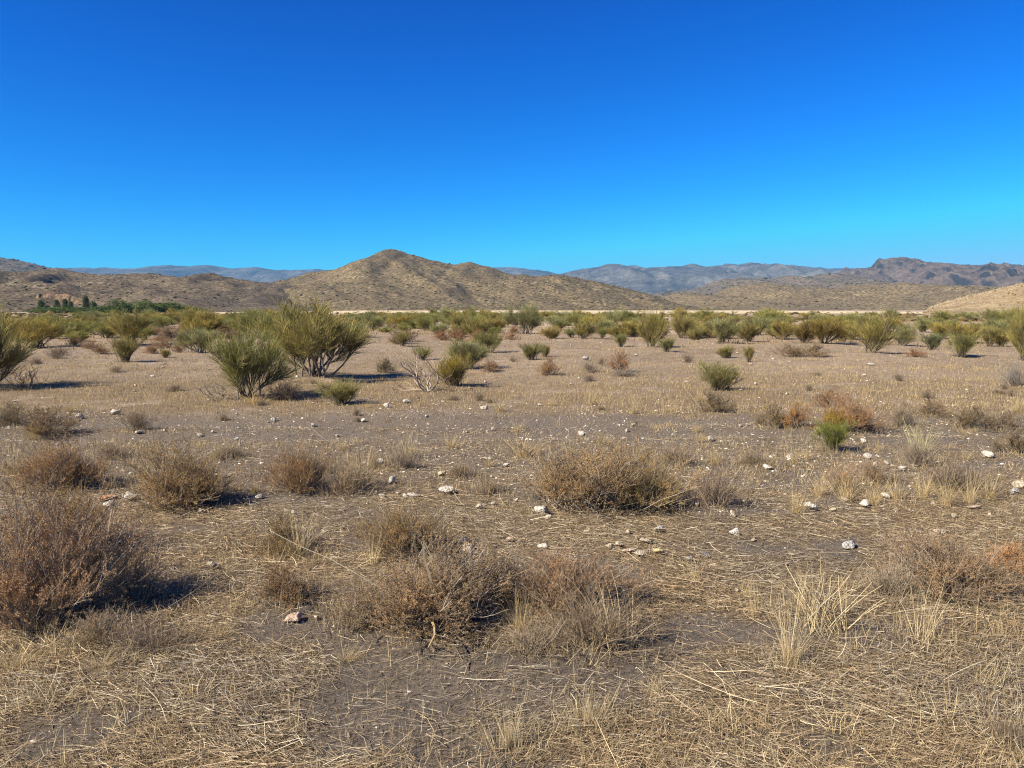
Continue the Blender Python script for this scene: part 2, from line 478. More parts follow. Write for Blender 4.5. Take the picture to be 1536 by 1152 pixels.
HILLS = {}
def hill(name, pts, D, front, back, mat, nu, nv, spur=0.35, spur_w=60.0, rough=0.02, fpow=0.85, pad=0.1, seed=0, wander=0.08, steps=None, radial=False, jag=1.2):
    xs, zs = sky_pts(pts, D)
    x0, x1 = xs[0] - pad * front, xs[-1] + pad * front
    e0, e1 = x0, x1
    if radial:
        x0, x1 = x0 * 0.72, x1 * 1.3
    X = np.linspace(x0, x1, nu)
    def profile(x):
        p = np.interp(x, xs, zs, left=zs[0], right=zs[-1])
        p = p + jag * D / F * 2 * (fbm(x / (D * 0.012), x * 0 + seed, 4, seed + 19, 0.65) - 0.5) * np.clip(p / (8 * D / F), 0, 1)
        e = sstep(e0, xs[0] + 1e-3, x) * (1 - sstep(xs[-1], e1 + 1e-3, x)) if pad > 0 else 1
        return np.maximum(p, 0) * e
    def height(x, y):
        P = profile(x * D / np.maximum(y, 1.0)) if radial else profile(x)
        yr = D * (1 + wander * (fbm(x / (spur_w * 3), x * 0, 2, seed + 3) - 0.5))
        fr = front * (0.75 + 0.5 * fbm(x / (spur_w * 2), x * 0 + 3, 2, seed + 7))
        s = np.where(y < yr, (y - (yr - fr)) / fr, 1 - (y - yr) / back)
        s = np.clip(s, 0, 1)
        sh = np.where(y < yr, s ** fpow, s * s * (3 - 2 * s))
        if steps:
            k = steps
            q = sh * k
            qf = q - np.floor(q)
            sh = sh * 0.45 + 0.55 * (np.floor(q) + sstep(0.55, 0.95, qf)) / k
        w = 4 * s * (1 - s)
        nz = ridged((x + 0.35 * (y - D)) / spur_w, y / (spur_w * 2.2), 4, seed) - 0.62
        z = P * (sh + spur * w * nz)
        z = z + P * rough * (fbm(x / (spur_w * 0.16), y / (spur_w * 0.16), 4, seed + 11) - 0.6) * np.clip(s * 3, 0, 1)
        return np.where(s > 0, z, 0) - 0.4 * (s <= 0)
    ym = D * (1 - wander) - front * 1.25
    t = np.linspace(0, 1, nv)
    Y = ym + (D * (1 + wander) + back - ym) * t
    XX, YY = np.meshgrid(X, Y, indexing='ij')
    # put one row exactly on the ridge line
    Z = height(XX, YY)
    # keep the outline: nothing in front may rise above the sight line to its own ridge
    Pp = np.maximum(profile(XX * D / np.maximum(YY, 1)), 0.0)
    lim = CAM_H + (Pp - CAM_H) * YY / D
    Z = np.where(YY < D * 1.02, np.minimum(Z, np.maximum(lim, -0.4)), Z)
    V = np.stack([XX, YY, Z], -1).reshape(-1, 3)
    i, j = np.meshgrid(np.arange(nu - 1), np.arange(nv - 1), indexing='ij')
    Q = np.stack([i * nv + j, (i + 1) * nv + j, (i + 1) * nv + j + 1, i * nv + j + 1], -1).reshape(-1, 4)
    o = obj(name, mesh(name, V, Q, mat, True), kind='structure')
    HILLS[seed] = (X, Y, Z)
    return o

m_far = mat_hill('far_mountain', (0.06, 0.058, 0.05), (0.12, 0.11, 0.092), (0.21, 0.19, 0.16), 300, 40, (0.15, 0.14, 0.125))
m_mesa = mat_hill('mesa_slope', (0.075, 0.056, 0.041), (0.15, 0.11, 0.078), (0.23, 0.172, 0.122), 90, 22, (0.045, 0.039, 0.035))
m_mid = mat_hill('mid_hill', (0.10, 0.08, 0.058), (0.165, 0.125, 0.085), (0.235, 0.18, 0.12), 70, 4, speck=7.0)
m_tan = mat_hill('tan_hill', (0.11, 0.08, 0.042), (0.19, 0.14, 0.078), (0.31, 0.235, 0.135), 22, 1.0, speck=3.0)
m_left = mat_hill('left_hill', (0.07, 0.05, 0.033), (0.145, 0.105, 0.067), (0.31, 0.24, 0.155), 13, 1.0, speck=2.2)
m_cone = mat_hill('cone_hill', (0.09, 0.066, 0.036), (0.17, 0.125, 0.069), (0.31, 0.235, 0.135), 18, 1.0, speck=2.8)
m_mound = mat_hill('grass_mound', (0.16, 0.11, 0.06), (0.28, 0.205, 0.112), (0.42, 0.32, 0.18), 5, 0.4)

hill('mountain_range', [(-260, 404), (-80, 400), (60, 404), (85, 402), (162, 401), (196, 403), (217, 400.6), (240, 398), (257, 397), (281, 399.6), (305, 396.6), (325, 398), (345, 402), (382, 400.6), (406, 403.7), (437, 404.7), (467, 404), (479, 401), (491, 404), (560, 402), (640, 404), (737, 400), (757, 400), (788, 401), (811, 404), (835, 409), (849, 412), (900, 420), (980, 430)],
     6500, 1900, 1100, m_far, 320, 45, 0.45, 500, 0.10, 0.9, 0.05, 1)
hill('mountain_range', [(780, 424), (835, 411), (849, 409), (872, 403), (896, 400.6), (910, 396), (923, 395.5), (940, 399), (954, 398), (967, 402), (987, 400), (1016, 399), (1040, 395.5), (1060, 400.6), (1075, 398), (1090, 395), (1131, 393), (1158, 395), (1182, 396), (1199, 400), (1240, 404), (1300, 410), (1400, 420)],
     5300, 1900, 1000, m_far, 340, 60, 0.55, 380, 0.14, 0.85, 0.05, 5)
hill('mountain_range', [(1010, 410), (1060, 402), (1120, 396), (1160, 397), (1219, 398), (1246, 401), (1273, 400.6), (1307, 402), (1420, 404), (1560, 402), (1800, 400)],
     7400, 1700, 1000, m_far, 260, 40, 0.4, 560, 0.08, 0.9, 0.05, 9)
hill('mesa_mountain', [(1190, 428), (1230, 415), (1266, 407), (1287, 402.5), (1310, 401), (1321, 394), (1331, 388), (1343, 385.7), (1365, 386.4), (1382, 389), (1392, 393), (1419, 394), (1436, 396), (1466, 398), (1483, 395), (1497, 396.6), (1514, 394.5), (1536, 396.6), (1600, 394), (1700, 399), (1850, 410)],
     3000, 1100, 700, m_mesa, 330, 100, 0.42, 150, 0.30, 0.8, 0.08, 13, wander=0.0, steps=5, jag=1.6)
hill('hill', [(-300, 380), (-120, 379), (0, 385.4), (30, 391), (57, 396.5), (74, 402), (101, 407), (140, 416), (190, 430)],
     1900, 600, 500, m_mid, 200, 60, 0.35, 130, 0.04, 0.85, 0.2, 17)
hill('hill', [(940, 450), (985, 440), (1020, 436), (1050, 431), (1077, 421), (1111, 417), (1145, 418), (1165, 417), (1185, 412.5), (1205, 414), (1226, 412.5), (1250, 408.4), (1277, 411), (1304, 417.5), (1327, 424), (1370, 432), (1430, 440)],
     2100, 700, 500, m_mid, 240, 70, 0.4, 130, 0.07, 0.85, 0.2, 21)
hill('hill', [(990, 452), (1005, 446), (1016, 441), (1040, 438), (1060, 443), (1084, 441), (1111, 429), (1138, 425), (1165, 423.6), (1199, 431), (1233, 429), (1260, 433), (1297, 426), (1338, 423.6), (1361, 422), (1388, 426), (1422, 429), (1463, 427.7), (1490, 431), (1560, 430), (1650, 436)],
     980, 330, 260, m_tan, 340, 110, 0.45, 55, 0.08, 0.85, 0.15, 25)
hill('hill', [(-420, 400), (-200, 398), (-60, 404), (30, 409), (84, 402), (112, 407), (135, 411.5), (165, 412), (190, 411), (217, 410), (250, 413), (271, 417), (298, 411), (320, 408), (338, 413), (359, 418), (389, 421.6), (426, 428), (470, 440), (500, 455)],
     640, 300, 240, m_left, 330, 120, 0.6, 42, 0.12, 0.8, 0.12, 29)
hill('hill', [(340, 444), (380, 432), (410, 424), (440, 417), (470, 407), (500, 405.7), (520, 397), (534, 392), (554, 385.4), (568, 378.6), (583, 372.9), (601, 376), (615, 380), (635, 386), (659, 392), (683, 396.6), (693, 394.5), (705, 393), (717, 397), (737, 401), (757, 409), (771, 412.5), (788, 411.5), (805, 417), (830, 425), (870, 436), (920, 448), (960, 458)],
     880, 330, 260, m_cone, 340, 130, 0.34, 60, 0.06, 0.92, 0.12, 33)
hill('hill', [(700, 438), (740, 424), (771, 415), (805, 415), (825, 412.5), (842, 412.5), (859, 416), (889, 421), (923, 428), (957, 435), (981, 442), (1001, 451), (1020, 458)],
     740, 190, 180, m_cone, 260, 90, 0.4, 45, 0.07, 0.85, 0.15, 37)
hill('grass_mound', [(1392, 462.6), (1405, 458), (1419, 453), (1456, 443), (1490, 434.5), (1517, 427.7), (1536, 424), (1600, 414), (1750, 404), (1950, 400)],
     250, 45, 60, m_mound, 200, 70, 0.4, 14, 0.14, 0.8, 0.02, 41, wander=0.03, radial=True)

# pale stubble field on the far edge of the plain
def field():
    x = np.linspace(-125, 190, 120); y = np.linspace(235, 560, 40)
    X, Y = np.meshgrid(x, y, indexing='ij')
    e = np.minimum(np.minimum(X + 125, 190 - X) / 30, np.minimum(Y - 235, 560 - Y) / 20)
    Z = 0.25 * np.clip(e, 0, 1) + 0.05 + 0.12 * fbm(X / 9, Y / 9, 3, 61) * np.clip(e, 0, 1)
    V = np.stack([X, Y, Z], -1).reshape(-1, 3)
    i, j = np.meshgrid(np.arange(119), np.arange(39), indexing='ij')
    Q = np.stack([i * 40 + j, (i + 1) * 40 + j, (i + 1) * 40 + j + 1, i * 40 + j + 1], -1).reshape(-1, 4)
    m = mat_hill('stubble', (0.38, 0.29, 0.165), (0.56, 0.44, 0.265), (0.70, 0.58, 0.37), 10, 0.2)
    obj('field', mesh('field', V, Q, m, True), kind='structure')
field()

def hz(name_key, x, y):
    X, Y, Z = HILLS[name_key]
    i = np.clip(np.searchsorted(X, x) - 1, 0, len(X) - 2); j = np.clip(np.searchsorted(Y, y) - 1, 0, len(Y) - 2)
    fx = np.clip((x - X[i]) / (X[i + 1] - X[i]), 0, 1); fy = np.clip((y - Y[j]) / (Y[j + 1] - Y[j]), 0, 1)
    return (Z[i, j] * (1 - fx) + Z[i + 1, j] * fx) * (1 - fy) + (Z[i, j + 1] * (1 - fx) + Z[i + 1, j + 1] * fx) * fy

# ------------------------------------------------------------------ scrub dotting the hillsides (far too small and many to count)
def lumps(x, y, z, s, r):
    n = len(x)
    a = np.arange(5) * 2 * math.pi / 5
    T = np.concatenate([[[0, 0, 0.85]], np.stack([np.cos(a), np.sin(a), np.full(5, 0.45)], -1), np.stack([0.75 * np.cos(a + .6), 0.75 * np.sin(a + .6), np.full(5, -0.15)], -1)])
    V = T[None] * r.uniform(0.65, 1.3, (n, 11, 1))
    V[..., 2] *= r.uniform(0.6, 1.1, (n, 1))
    th = r.uniform(0, 6.28, n)
    c, sn = np.cos(th)[:, None], np.sin(th)[:, None]
    V = np.stack([V[..., 0] * c - V[..., 1] * sn, V[..., 0] * sn + V[..., 1] * c, V[..., 2]], -1)
    V = V * s[:, None, None] + np.stack([x, y, z], -1)[:, None, :]
    t = []
    for k in range(5):
        k2 = (k + 1) % 5
        t += [[0, 1 + k, 1 + k2], [1 + k, 6 + k, 1 + k2], [1 + k2, 6 + k, 6 + k2]]
    t = np.array(t)
    Fc = (np.arange(n) * 11)[:, None, None] + t[None]
    return V.reshape(-1, 3), Fc.reshape(-1, 3)

def hill_scrub(key, n, smin, smax, patch, seed, mat='scrub', xlim=None):
    r = np.random.default_rng(seed)
    X, Y, Z = HILLS[key]
    x = r.uniform(X[0], X[-1], n); y = r.uniform(Y[0], Y[0] + (Y[-1] - Y[0]) * 0.8, n)
    vis = np.abs(x / y) < 0.72
    x, y = x[vis], y[vis]
    z = hz(key, x, y)
    keep = (z > 0.2) & (fbm(x / patch, y / patch, 3, seed) + r.uniform(-0.25, 0.25, len(x)) > 0.42)
    x, y, z = x[keep], y[keep], z[keep]
    s = r.uniform(smin, smax, len(x)) ** 1.0 * (0.6 + 0.8 * r.random(len(x)) ** 2)
    return lumps(x, y, z, s, r)

parts = [hill_scrub(25, 7500, 0.5, 1.2, 60, 101), hill_scrub(29, 11500, 0.35, 0.9, 40, 102), hill_scrub(33, 11500, 0.4, 1.0, 60, 103), hill_scrub(37, 5500, 0.45, 1.0, 40, 104)]
V, Fs = cat(parts)
obj('hill_scrub', mesh('hill_scrub', V, Fs, M['scrub']), kind='stuff')
V, Fs = hill_scrub(41, 2600, 0.15, 0.42, 9, 107)
o = obj('hill_scrub', mesh('hill_scrub', V, Fs, M['scrub']), kind='stuff')
o.color = (2.0, 1.6, 1.3, 1)
V, Fs = cat([hill_scrub(21, 5000, 2.0, 4.2, 120, 105), hill_scrub(17, 3500, 2.0, 4.0, 120, 106)])
obj('hill_scrub', mesh('hill_scrub', V, Fs, M['scrub']), kind='stuff')

# low brown heath far out on the plain
r = np.random.default_rng(77)
n = 5200
d = np.exp(r.uniform(math.log(95), math.log(330), n)); a = np.radians(r.uniform(-38, 38, n))
x, y = d * np.sin(a), d * np.cos(a)
k = fbm(x / 30, y / 14, 3, 71) + 0.12 * (x < 0) > 0.5
x, y = x[k], y[k]
V, Fs = lumps(x, y, H(x, y), r.uniform(0.2, 0.6, len(x)) * (1 + 0.7 * (r.random(len(x)) > 0.8)), r)
o = obj('plain_heath', mesh('plain_heath', V, Fs, M['scrub']), kind='stuff')
o.color = (1.4, 1.2, 0.95, 1)

# dry yellow grass on the mound
def mound_grass():
    r = np.random.default_rng(88)
    X, Y, Z = HILLS[41]
    n = 60000
    x = r.uniform(X[0], X[-1], n); y = r.uniform(Y[0], Y[-1], n)
    z = hz(41, x, y)
    k = (np.abs(x / y) < 0.75) & (z > 0.5) & ((y > 236) | (fbm(x / 6, y / 4, 3, 5) > 0.55))
    x, y, z = x[k], y[k], z[k]
    p = np.stack([x, y, z - 0.02], -1)
    dd = norm(r.normal(size=p.shape) * 0.35 + np.array([0, 0, 1.0]))
    s = perp(dd, r)
    l = r.uniform(0.25, 0.6, len(x))[:, None]
    V = np.stack([p - s * 0.05, p + s * 0.05, p + dd * l], 1).reshape(-1, 3)
    obj('mound_grass', mesh('mound_grass', V, np.arange(len(V)).reshape(-1, 3), M['straw']), kind='stuff')
mound_grass()

# eroded bank of orange clay cut into the foot of the left hill
def clay_bank():
    y0 = 392.0
    x0, x1 = [ray(p, 445)[0] / ray(p, 445)[1] * y0 for p in (36, 150)]
    nu, nv = 110, 12
    u = np.linspace(0, 1, nu); x = x0 + (x1 - x0) * u
    yy = y0 + 3.0 * (fbm(u * 9, u * 0, 3, 7) - 0.5) + 0.8 * (ridged(u * 30 + 3 * fbm(u * 5, u * 0, 2, 4), u * 0 + 2, 3, 8) - 0.6)
    env = sstep(0, 0.18, u) * (1 - sstep(0.45, 1, u))
    zt = CAM_H + (HZ - (437.5 + 6 * fbm(u * 26, u * 0 + 1, 4, 3))) / F * y0
    zb = CAM_H + (HZ - 443.5) / F * y0
    V = []
    for j in range(nv):
        t = j / (nv - 1)
        if t < 0.75:
            q = t / 0.75
            zz = zb - 5 + (zb * 0 + (zt - zb + 5) * env) * q
            V.append(np.stack([x, yy + 2.5 * q + 0.7 * (fbm(x / 2.0, q * 4 + x * 0, 3, 12) - 0.5), zz], -1))
        else:
            q = (t - 0.75) / 0.25
            zz = zb - 5 + (zt - zb + 5) * env + 0.3 * q - 4.0 * q * q
            V.append(np.stack([x, yy + 2.5 + 16 * q, zz], -1))
    V = np.stack(V, 1).reshape(-1, 3)
    i, j = np.meshgrid(np.arange(nu - 1), np.arange(nv - 1), indexing='ij')
    Q = np.stack([i * nv + j, (i + 1) * nv + j, (i + 1) * nv + j + 1, i * nv + j + 1], -1).reshape(-1, 4)
    m = mat_hill('clay', (0.13, 0.088, 0.056), (0.24, 0.15, 0.09), (0.36, 0.225, 0.137), 3, 0.3, speck=1.6)
    obj('clay_bank', mesh('clay_bank', V, Q, m, True), kind='structure')
clay_bank()

# ------------------------------------------------------------------ plant builders: each gives (stem mesh, foliage mesh), about 1 m wide and 1 m high
def fit(parts_list, w=1.0, h=1.0):
    """scale the whole plant so that its foliage spans w by h, base at z = 0"""
    allv = np.concatenate([v for ps in parts_list for v, f in ps])
    lo, hi = np.percentile(allv, 1, axis=0), np.percentile(allv, 99, axis=0)
    s = np.array([w / (hi[0] - lo[0]), w / (hi[1] - lo[1]), h / hi[2]])
    out = []
    for ps in parts_list:
        out.append([((v * s), f) for v, f in ps])
    return out

def lobes(d, r, amp=0.75):
    """uneven reach round a plant: some sides grown out, others died back"""
    a = np.arctan2(d[:, 1], d[:, 0])
    k = np.zeros(len(a))
    for m in (1, 2, 3, 5):
        k += np.cos(m * a + r.uniform(0, 6.28)) / m ** 0.5
    return np.clip(1 + amp * 0.4 * k, 0.45, 1.7)

def hemi(n, r, lo, hi):
    """directions leaning lo..hi radians from upright"""
    a = r.uniform(0, 2 * math.pi, n); t = r.uniform(lo, hi, n)
    return np.stack([np.sin(t) * np.cos(a), np.sin(t) * np.sin(a), np.cos(t)], -1)

def broom(seed, n0=14, lean=0.95, sw=9, bare=0.3, low=10, split=False, mats=('bark', 'broom')):
    r = np.random.default_rng(seed)
    p0 = np.concatenate([r.normal(0, 0.085, (n0, 2)), np.full((n0, 1), -0.03)], 1)
    d0 = hemi(n0, r, 0.08, lean)
    s0 = walk(p0, d0, 0.62 * r.uniform(0.65, 1.15, n0) * lobes(d0, r, 0.35), 7, 0.12, 0.06, r)
    s1 = grow(s0, 5, bare, 1.0, 0.5, 0.36, 0.15, 0.10, 0.09, 5, r)
    s2 = grow(s1, 5, 0.25, 1.0, 0.45, 0.22, 0.12, 0.08, 0.08, 4, r)
    s3 = grow(s2, sw, 0.1, 1.0, 0.42, 0.20, 0.08, 0.02, 0.09, 4, r)
    s4 = grow(s1, 8, 0.2, 1.0, 0.45, 0.22, 0.08, 0.03, 0.09, 4, r)
    tw = [s3, s4]
    if low:                                              # fresh switches close to the ground hide the stems
        tw.append(grow(s0, low, 0.1, 0.8, 0.45, 0.30, 0.10, 0.05, 0.07, 4, r))
    tw = np.concatenate(tw)
    fo = [ribbons(tw, r.uniform(0.003, 0.0055, len(tw)), perp(tw[:, -1] - tw[:, 0], r), [0.9, 1, 0.9, 0.4])]
    if split:
        groups = [[tubes(s0[k:k + 1], 0.014, 0.006, 5), tubes(s1[k * 5:k * 5 + 5], 0.007, 0.003), tubes(s2[k * 25:k * 25 + 25], 0.0035, 0.0015)] for k in range(n0)]
    else:
        groups = [[tubes(s0, 0.013, 0.006, 4), tubes(s1, 0.006, 0.003), tubes(s2, 0.0035, 0.0015)]]
    *groups, fo = fit(groups + [fo])
    return [mesh('stem', *cat(g), M[mats[0]], True) for g in groups] + [mesh('foliage', *cat(fo), M[mats[1]])]

def low_shrub(seed, n0=46, base=0.10, leaf=12, lsize=0.012, lean=1.35, mats=('grey_twig', 'brown_leaf'), up=0.10, flat=0.75, spread=None):
    """dome of many fine twigs with tiny dried leaves"""
    r = np.random.default_rng(seed)
    a = r.uniform(0, 6.28, n0); q = np.sqrt(r.random(n0)) * base
    p0 = np.stack([q * np.cos(a) * (spread or 1), q * np.sin(a), np.full(n0, -0.03)], -1)
    d = hemi(n0, r, 0.05, lean)
    s0 = walk(p0, d, 0.55 * r.uniform(0.55, 1.15, n0) * lobes(d, r), 6, 0.15, up, r)
    s1 = grow(s0, 6, 0.3, 1.0, 0.6, 0.26, 0.18, 0.08, 0.12, 4, r)
    s2 = grow(s1, 4, 0.2, 1.0, 0.6, 0.15, 0.20, 0.05, 0.12, 3, r)
    sl = walk(p0[::5], norm(d[::5] + 0.25 * r.normal(size=d[::5].shape)), 0.85 * r.uniform(0.7, 1.1, len(d[::5])), 6, 0.14, up * 0.6, r)
    st = [tubes(s0, 0.006, 0.003), ribbons(sl, np.full(len(sl), 0.005), perp(sl[:, -1] - sl[:, 0], r)), ribbons(s1, np.full(len(s1), 0.0045), perp(s1[:, -1] - s1[:, 0], r)), ribbons(s2, np.full(len(s2), 0.003), perp(s2[:, -1] - s2[:, 0], r))]
    fo = []
    if leaf:
        full = np.repeat(r.random(n0) < 0.8, 24) & (r.random(len(s2)) < 0.9)      # some stems have died back bare
        idx = np.repeat(np.arange(len(s2))[full], leaf)
        t = r.uniform(0, 1.999, len(idx)); i = t.astype(int); f = (t - i)[:, None]
        c = s2[idx, i] * (1 - f) + s2[idx, i + 1] * f + r.normal(0, 0.004, (len(idx), 3))
        dd = norm(rand_dirs(len(c), r) + np.array([0, 0, 0.35]))
        fo = [leaves3(c, dd, perp(dd, r), lsize * r.uniform(0.6, 1.5, len(c)), lsize * 0.42 * r.uniform(0.6, 1.4, len(c)))]
        st, fo = fit([st, fo])
        return [mesh('stem', *cat(st), M[mats[0]]), mesh('foliage', *cat(fo), M[mats[1]])]
    st, = fit([st])
    return [mesh('stem', *cat(st[:1]), M[mats[0]]), mesh('twig', *cat(st[1:]), M[mats[1]])]

def dead_shrub(seed, n0=9, mats=('grey_twig', 'grey_twig')):
    """bare crooked branches"""
    r = np.random.default_rng(seed)
    p0 = np.concatenate([r.normal(0, 0.04, (n0, 2)), np.full((n0, 1), -0.03)], 1)
    s0 = walk(p0, hemi(n0, r, 0.3, 1.25), 0.75 * r.uniform(0.6, 1.2, n0), 9, 0.24, 0.08, r)
    s1 = grow(s0, 5, 0.25, 1.0, 0.7, 0.34, 0.15, 0.08, 0.2, 6, r)
    s2 = grow(s1, 4, 0.2, 1.0, 0.6, 0.18, 0.1, 0.05, 0.15, 4, r)
    groups = [[tubes(s0[k:k + 1], 0.016, 0.006, 5), tubes(s1[k * 5:k * 5 + 5], 0.007, 0.003, 4), tubes(s2[k * 20:k * 20 + 20], 0.003, 0.0015)] for k in range(n0)]
    return [mesh('branch', *cat(g), M[mats[0]], True) for g in fit(groups)]

def tuft(seed, n=150, base=0.12, lean=0.7, droop=-0.10, w=0.006, mat='straw', K=5):
    """clump of dry stalks and blades"""
    r = np.random.default_rng(seed)
    a = r.uniform(0, 6.28, n); q = np.sqrt(r.random(n)) * base
    p0 = np.stack([q * np.cos(a), q * np.sin(a), np.full(n, -0.02)], -1)
    d = hemi(n, r, 0.0, lean)
    P = walk(p0, d, r.uniform(0.3, 1.1, n), K, 0.07, droop, r)
    P[..., 2] = np.maximum(P[..., 2], -0.02)
    fo = [ribbons(P, w * r.uniform(0.6, 1.5, n), perp(P[:, -1] - P[:, 0], r))]
    m = n // 4                                          # short broken stubble round the foot
    p1 = np.concatenate([r.normal(0, base * 1.3, (m, 2)), np.full((m, 1), 0.0)], 1)
    P1 = walk(p1, hemi(m, r, 0.5, 1.5), r.uniform(0.1, 0.35, m), 3, 0.15, -0.05, r)
    P1[..., 2] = np.maximum(P1[..., 2], 0.0)
    fo2 = [ribbons(P1, np.full(m, w), perp(P1[:, -1] - P1[:, 0], r))]
    a_, b_ = fit([fo, fo2])
    return [mesh('stalk', *cat(a_), M[mat]), mesh('stubble', *cat(b_), M['litter'])]

KIND = {
    'broom': [broom(q, 15 + q % 4, 0.9, 13, 0.25, 22) for q in range(1, 5)],
    'tall': [broom(21, 19, 1.05, 14, 0.36, 4, True), broom(22, 17, 1.0, 14, 0.36, 6, True)],
    'open': [broom(25, 15, 1.0, 11, 0.35, 3)],
    'young': [broom(31, 22, 0.55, 6, 0.12, 14), broom(32, 26, 0.65, 6, 0.12, 14)],
    'brown': [low_shrub(q, 46, 0.10, 26, 0.019) for q in (41, 42, 43)],
    'bigbrown': [low_shrub(51, 110, 0.2, 48, 0.0105, 1.3), low_shrub(52, 110, 0.2, 48, 0.0105, 1.25)],
    'wide': [low_shrub(55, 130, 0.34, 48, 0.0105, 1.15, spread=1.35)],
    'grey': [low_shrub(q, 60, 0.12, 14, 0.014, 1.3) for q in (61, 62)],
    'twiggy': [low_shrub(q, 80, 0.15, 0, 0, 1.2, ('grey_twig', 'grey_twig')) for q in (65, 66)],
    'dead': [dead_shrub(s) for s in (71, 72)],
    'tuft': [tuft(s, 150) for s in (81, 82, 83)],
    'sparse': [tuft(s, 46, 0.2, 0.55, -0.03, 0.008) for s in (85, 86)],
    'stalks': [tuft(88, 15, 0.04, 1.0, -0.09, 0.009, 'straw', 7)],
}
NAMES = {'broom': 'broom_shrub', 'open': 'broom_shrub', 'tall': 'broom_shrub', 'young': 'young_broom', 'brown': 'dry_shrub', 'bigbrown': 'dry_shrub', 'wide': 'dry_shrub', 'grey': 'dry_shrub', 'twiggy': 'dead_shrub', 'dead': 'dead_shrub', 'tuft': 'grass_tuft', 'sparse': 'grass_tuft', 'stalks': 'grass_tuft'}
CATS = {'broom_shrub': 'shrub', 'young_broom': 'shrub', 'dry_shrub': 'shrub', 'dead_shrub': 'dead shrub', 'grass_tuft': 'grass tuft'}

PLANTS, HERO = [], []
import re
def short(label):
    return re.split(r" with | beside | behind | at the | in the | in pale | on the | on bare | on pale | by the | below | above | next | growing | standing | alone|,| between | between| amid | among | over | half hidden| right of | left of | touching | leaning | casting | throwing | grown | joined | against | of the ", label)[0]
def near(x, y, what, fallback):
    """label a small repeat by the plant it lies beside"""
    dd = [(math.hypot(x - a, y - b) - 0.4 * w, l) for a, b, w, l in HERO]
    d_, l_ = min(dd)
    return what + ' beside the ' + l_ if d_ < 0.25 + 0.05 * y else what + ' ' + fallback
def plant(kind, x, y, z, w, h, label, tint=(1, 1, 1), group=None, var=None, rot=None, stem_tint=None):
    ms = KIND[kind][(rng.integers(99) if var is None else var) % len(KIND[kind])]
    e = bpy.data.objects.new(NAMES[kind], None)
    C.objects.link(e)
    e.empty_display_size = 0.1
    e.location = (x, y, z - 0.01)
    e.rotation_euler = (0, 0, rng.uniform(0, 6.28) if rot is None else rot)
    e.scale = (w, w, h)
    e['label'] = label
    e['category'] = CATS[NAMES[kind]]
    if group:
        e['group'] = group
    for me in ms:
        nm = me.name.split('.')[0]
        o = obj(nm, me, e)
        o.color = (*((stem_tint or (1, 1, 1)) if nm in ('stem', 'branch') else tint), 1)
        if nm in ('foliage', 'twig', 'stubble', 'stalk'):
            o['kind'] = 'stuff'
    PLANTS.append((x, y, w))
    if not group:
        HERO.append((x, y, w, short(label)))
    return e

def at(kind, px, py, wpx, hpx, label, tint=(1, 1, 1), **k):
    x, y, z, t = gp(px, py)
    w, h = wpx * t / F, hpx * t / F
    # the pixel marks the front of the plant's foot: its middle stands a little farther off
    f = min(0.3 * w, 0.5)
    x, y = x * (y + f) / y, y + f
    z = float(H(x, y))
    d = ray(px, py - hpx)                                # the ray over the plant's top, where its middle stands
    h = max(CAM_H + H0 + d[2] / d[1] * y - z, 0.45 * h)
    return plant(kind, x, y, z, w, h, label, tint, **k)

OLIVE, YELLOW, DEEP, SAGE = (1.3, 1.2, 1.05), (1.5, 1.3, 1.0), (1.05, 1.1, 0.95), (1.25, 1.3, 1.5)
RUST, GOLD, DARK, GREYB, PLAIN = (1.0, 0.78, 0.65), (1.05, 1.0, 0.8), (0.6, 0.58, 0.55), (0.85, 0.9, 1.0), (0.95, 0.95, 0.95)

# --- green brooms of the middle distance
at('broom', 370, 600, 114, 106, 'dense dark green broom with golden straw round its foot', DEEP, var=0)
at('tall', 472, 568, 162, 112, 'tall spreading broom with bare dark stems fanning from its base', OLIVE, var=0)
at('broom', -26, 584, 150, 118, 'big broom with drooping bare lower twigs over bare tan earth', OLIVE, var=2)
at('dead', 36, 586, 66, 40, 'drooping bare dark twigs at the foot of the big broom', (0.6, 0.5, 0.42), var=1, stem_tint=(0.6, 0.5, 0.42))
at('broom', 55, 522, 90, 48, 'yellow-green broom growing just behind the big broom with drooping twigs', YELLOW)
at('young', 188, 544, 44, 40, 'small olive broom beside the low brown shrubs on the tan earth', OLIVE)
at('broom', 198, 520, 58, 52, 'olive broom with a pale dead twig, behind the low brown shrubs', OLIVE)
at('broom', 300, 530, 62, 38, 'grey-green broom half hidden behind the dense dark broom', SAGE)
at('broom', 305, 508, 50, 44, 'yellow-olive broom above the grey-green one behind the dense dark broom', YELLOW)
at('broom', 395, 508, 80, 40, 'dark broom between the dense dark broom and the tall spreading one', DEEP)
at('young', 508, 609, 62, 38, 'small light green broom in the shadow end of the dense dark broom', (1.35, 1.3, 1.1), var=0)
at('young', 605, 520, 22, 24, 'small round green broom alone on the bare plain', OLIVE)
at('young', 633, 541, 26, 22, 'small pale green broom behind the bare grey branches', (1.35, 1.35, 1.3))
at('young', 683, 580, 48, 48, 'golden-green broom beside the bare grey branches', (1.25, 1.05, 0.6), var=1)
at('broom', 702, 556, 58, 46, 'grey-green ragged broom behind the golden-green one', SAGE)
at('broom', 733, 530, 38, 34, 'dark green broom with upright stems at the front of a cluster', DEEP)
at('broom', 691, 502, 28, 30, 'narrow green broom at the back corner of a broom cluster', OLIVE)
at('broom', 716, 509, 44, 34, 'olive broom in the middle of a broom cluster', OLIVE)
at('broom', 745, 500, 30, 24, 'small broom at the back of a broom cluster', YELLOW)
at('tall', 790, 501, 58, 44, 'grey-olive broom with bare lower stems below the central hill', SAGE)
at('young', 798, 541, 34, 27, 'round dark green broom above a brown tuft-like shrub', DEEP)
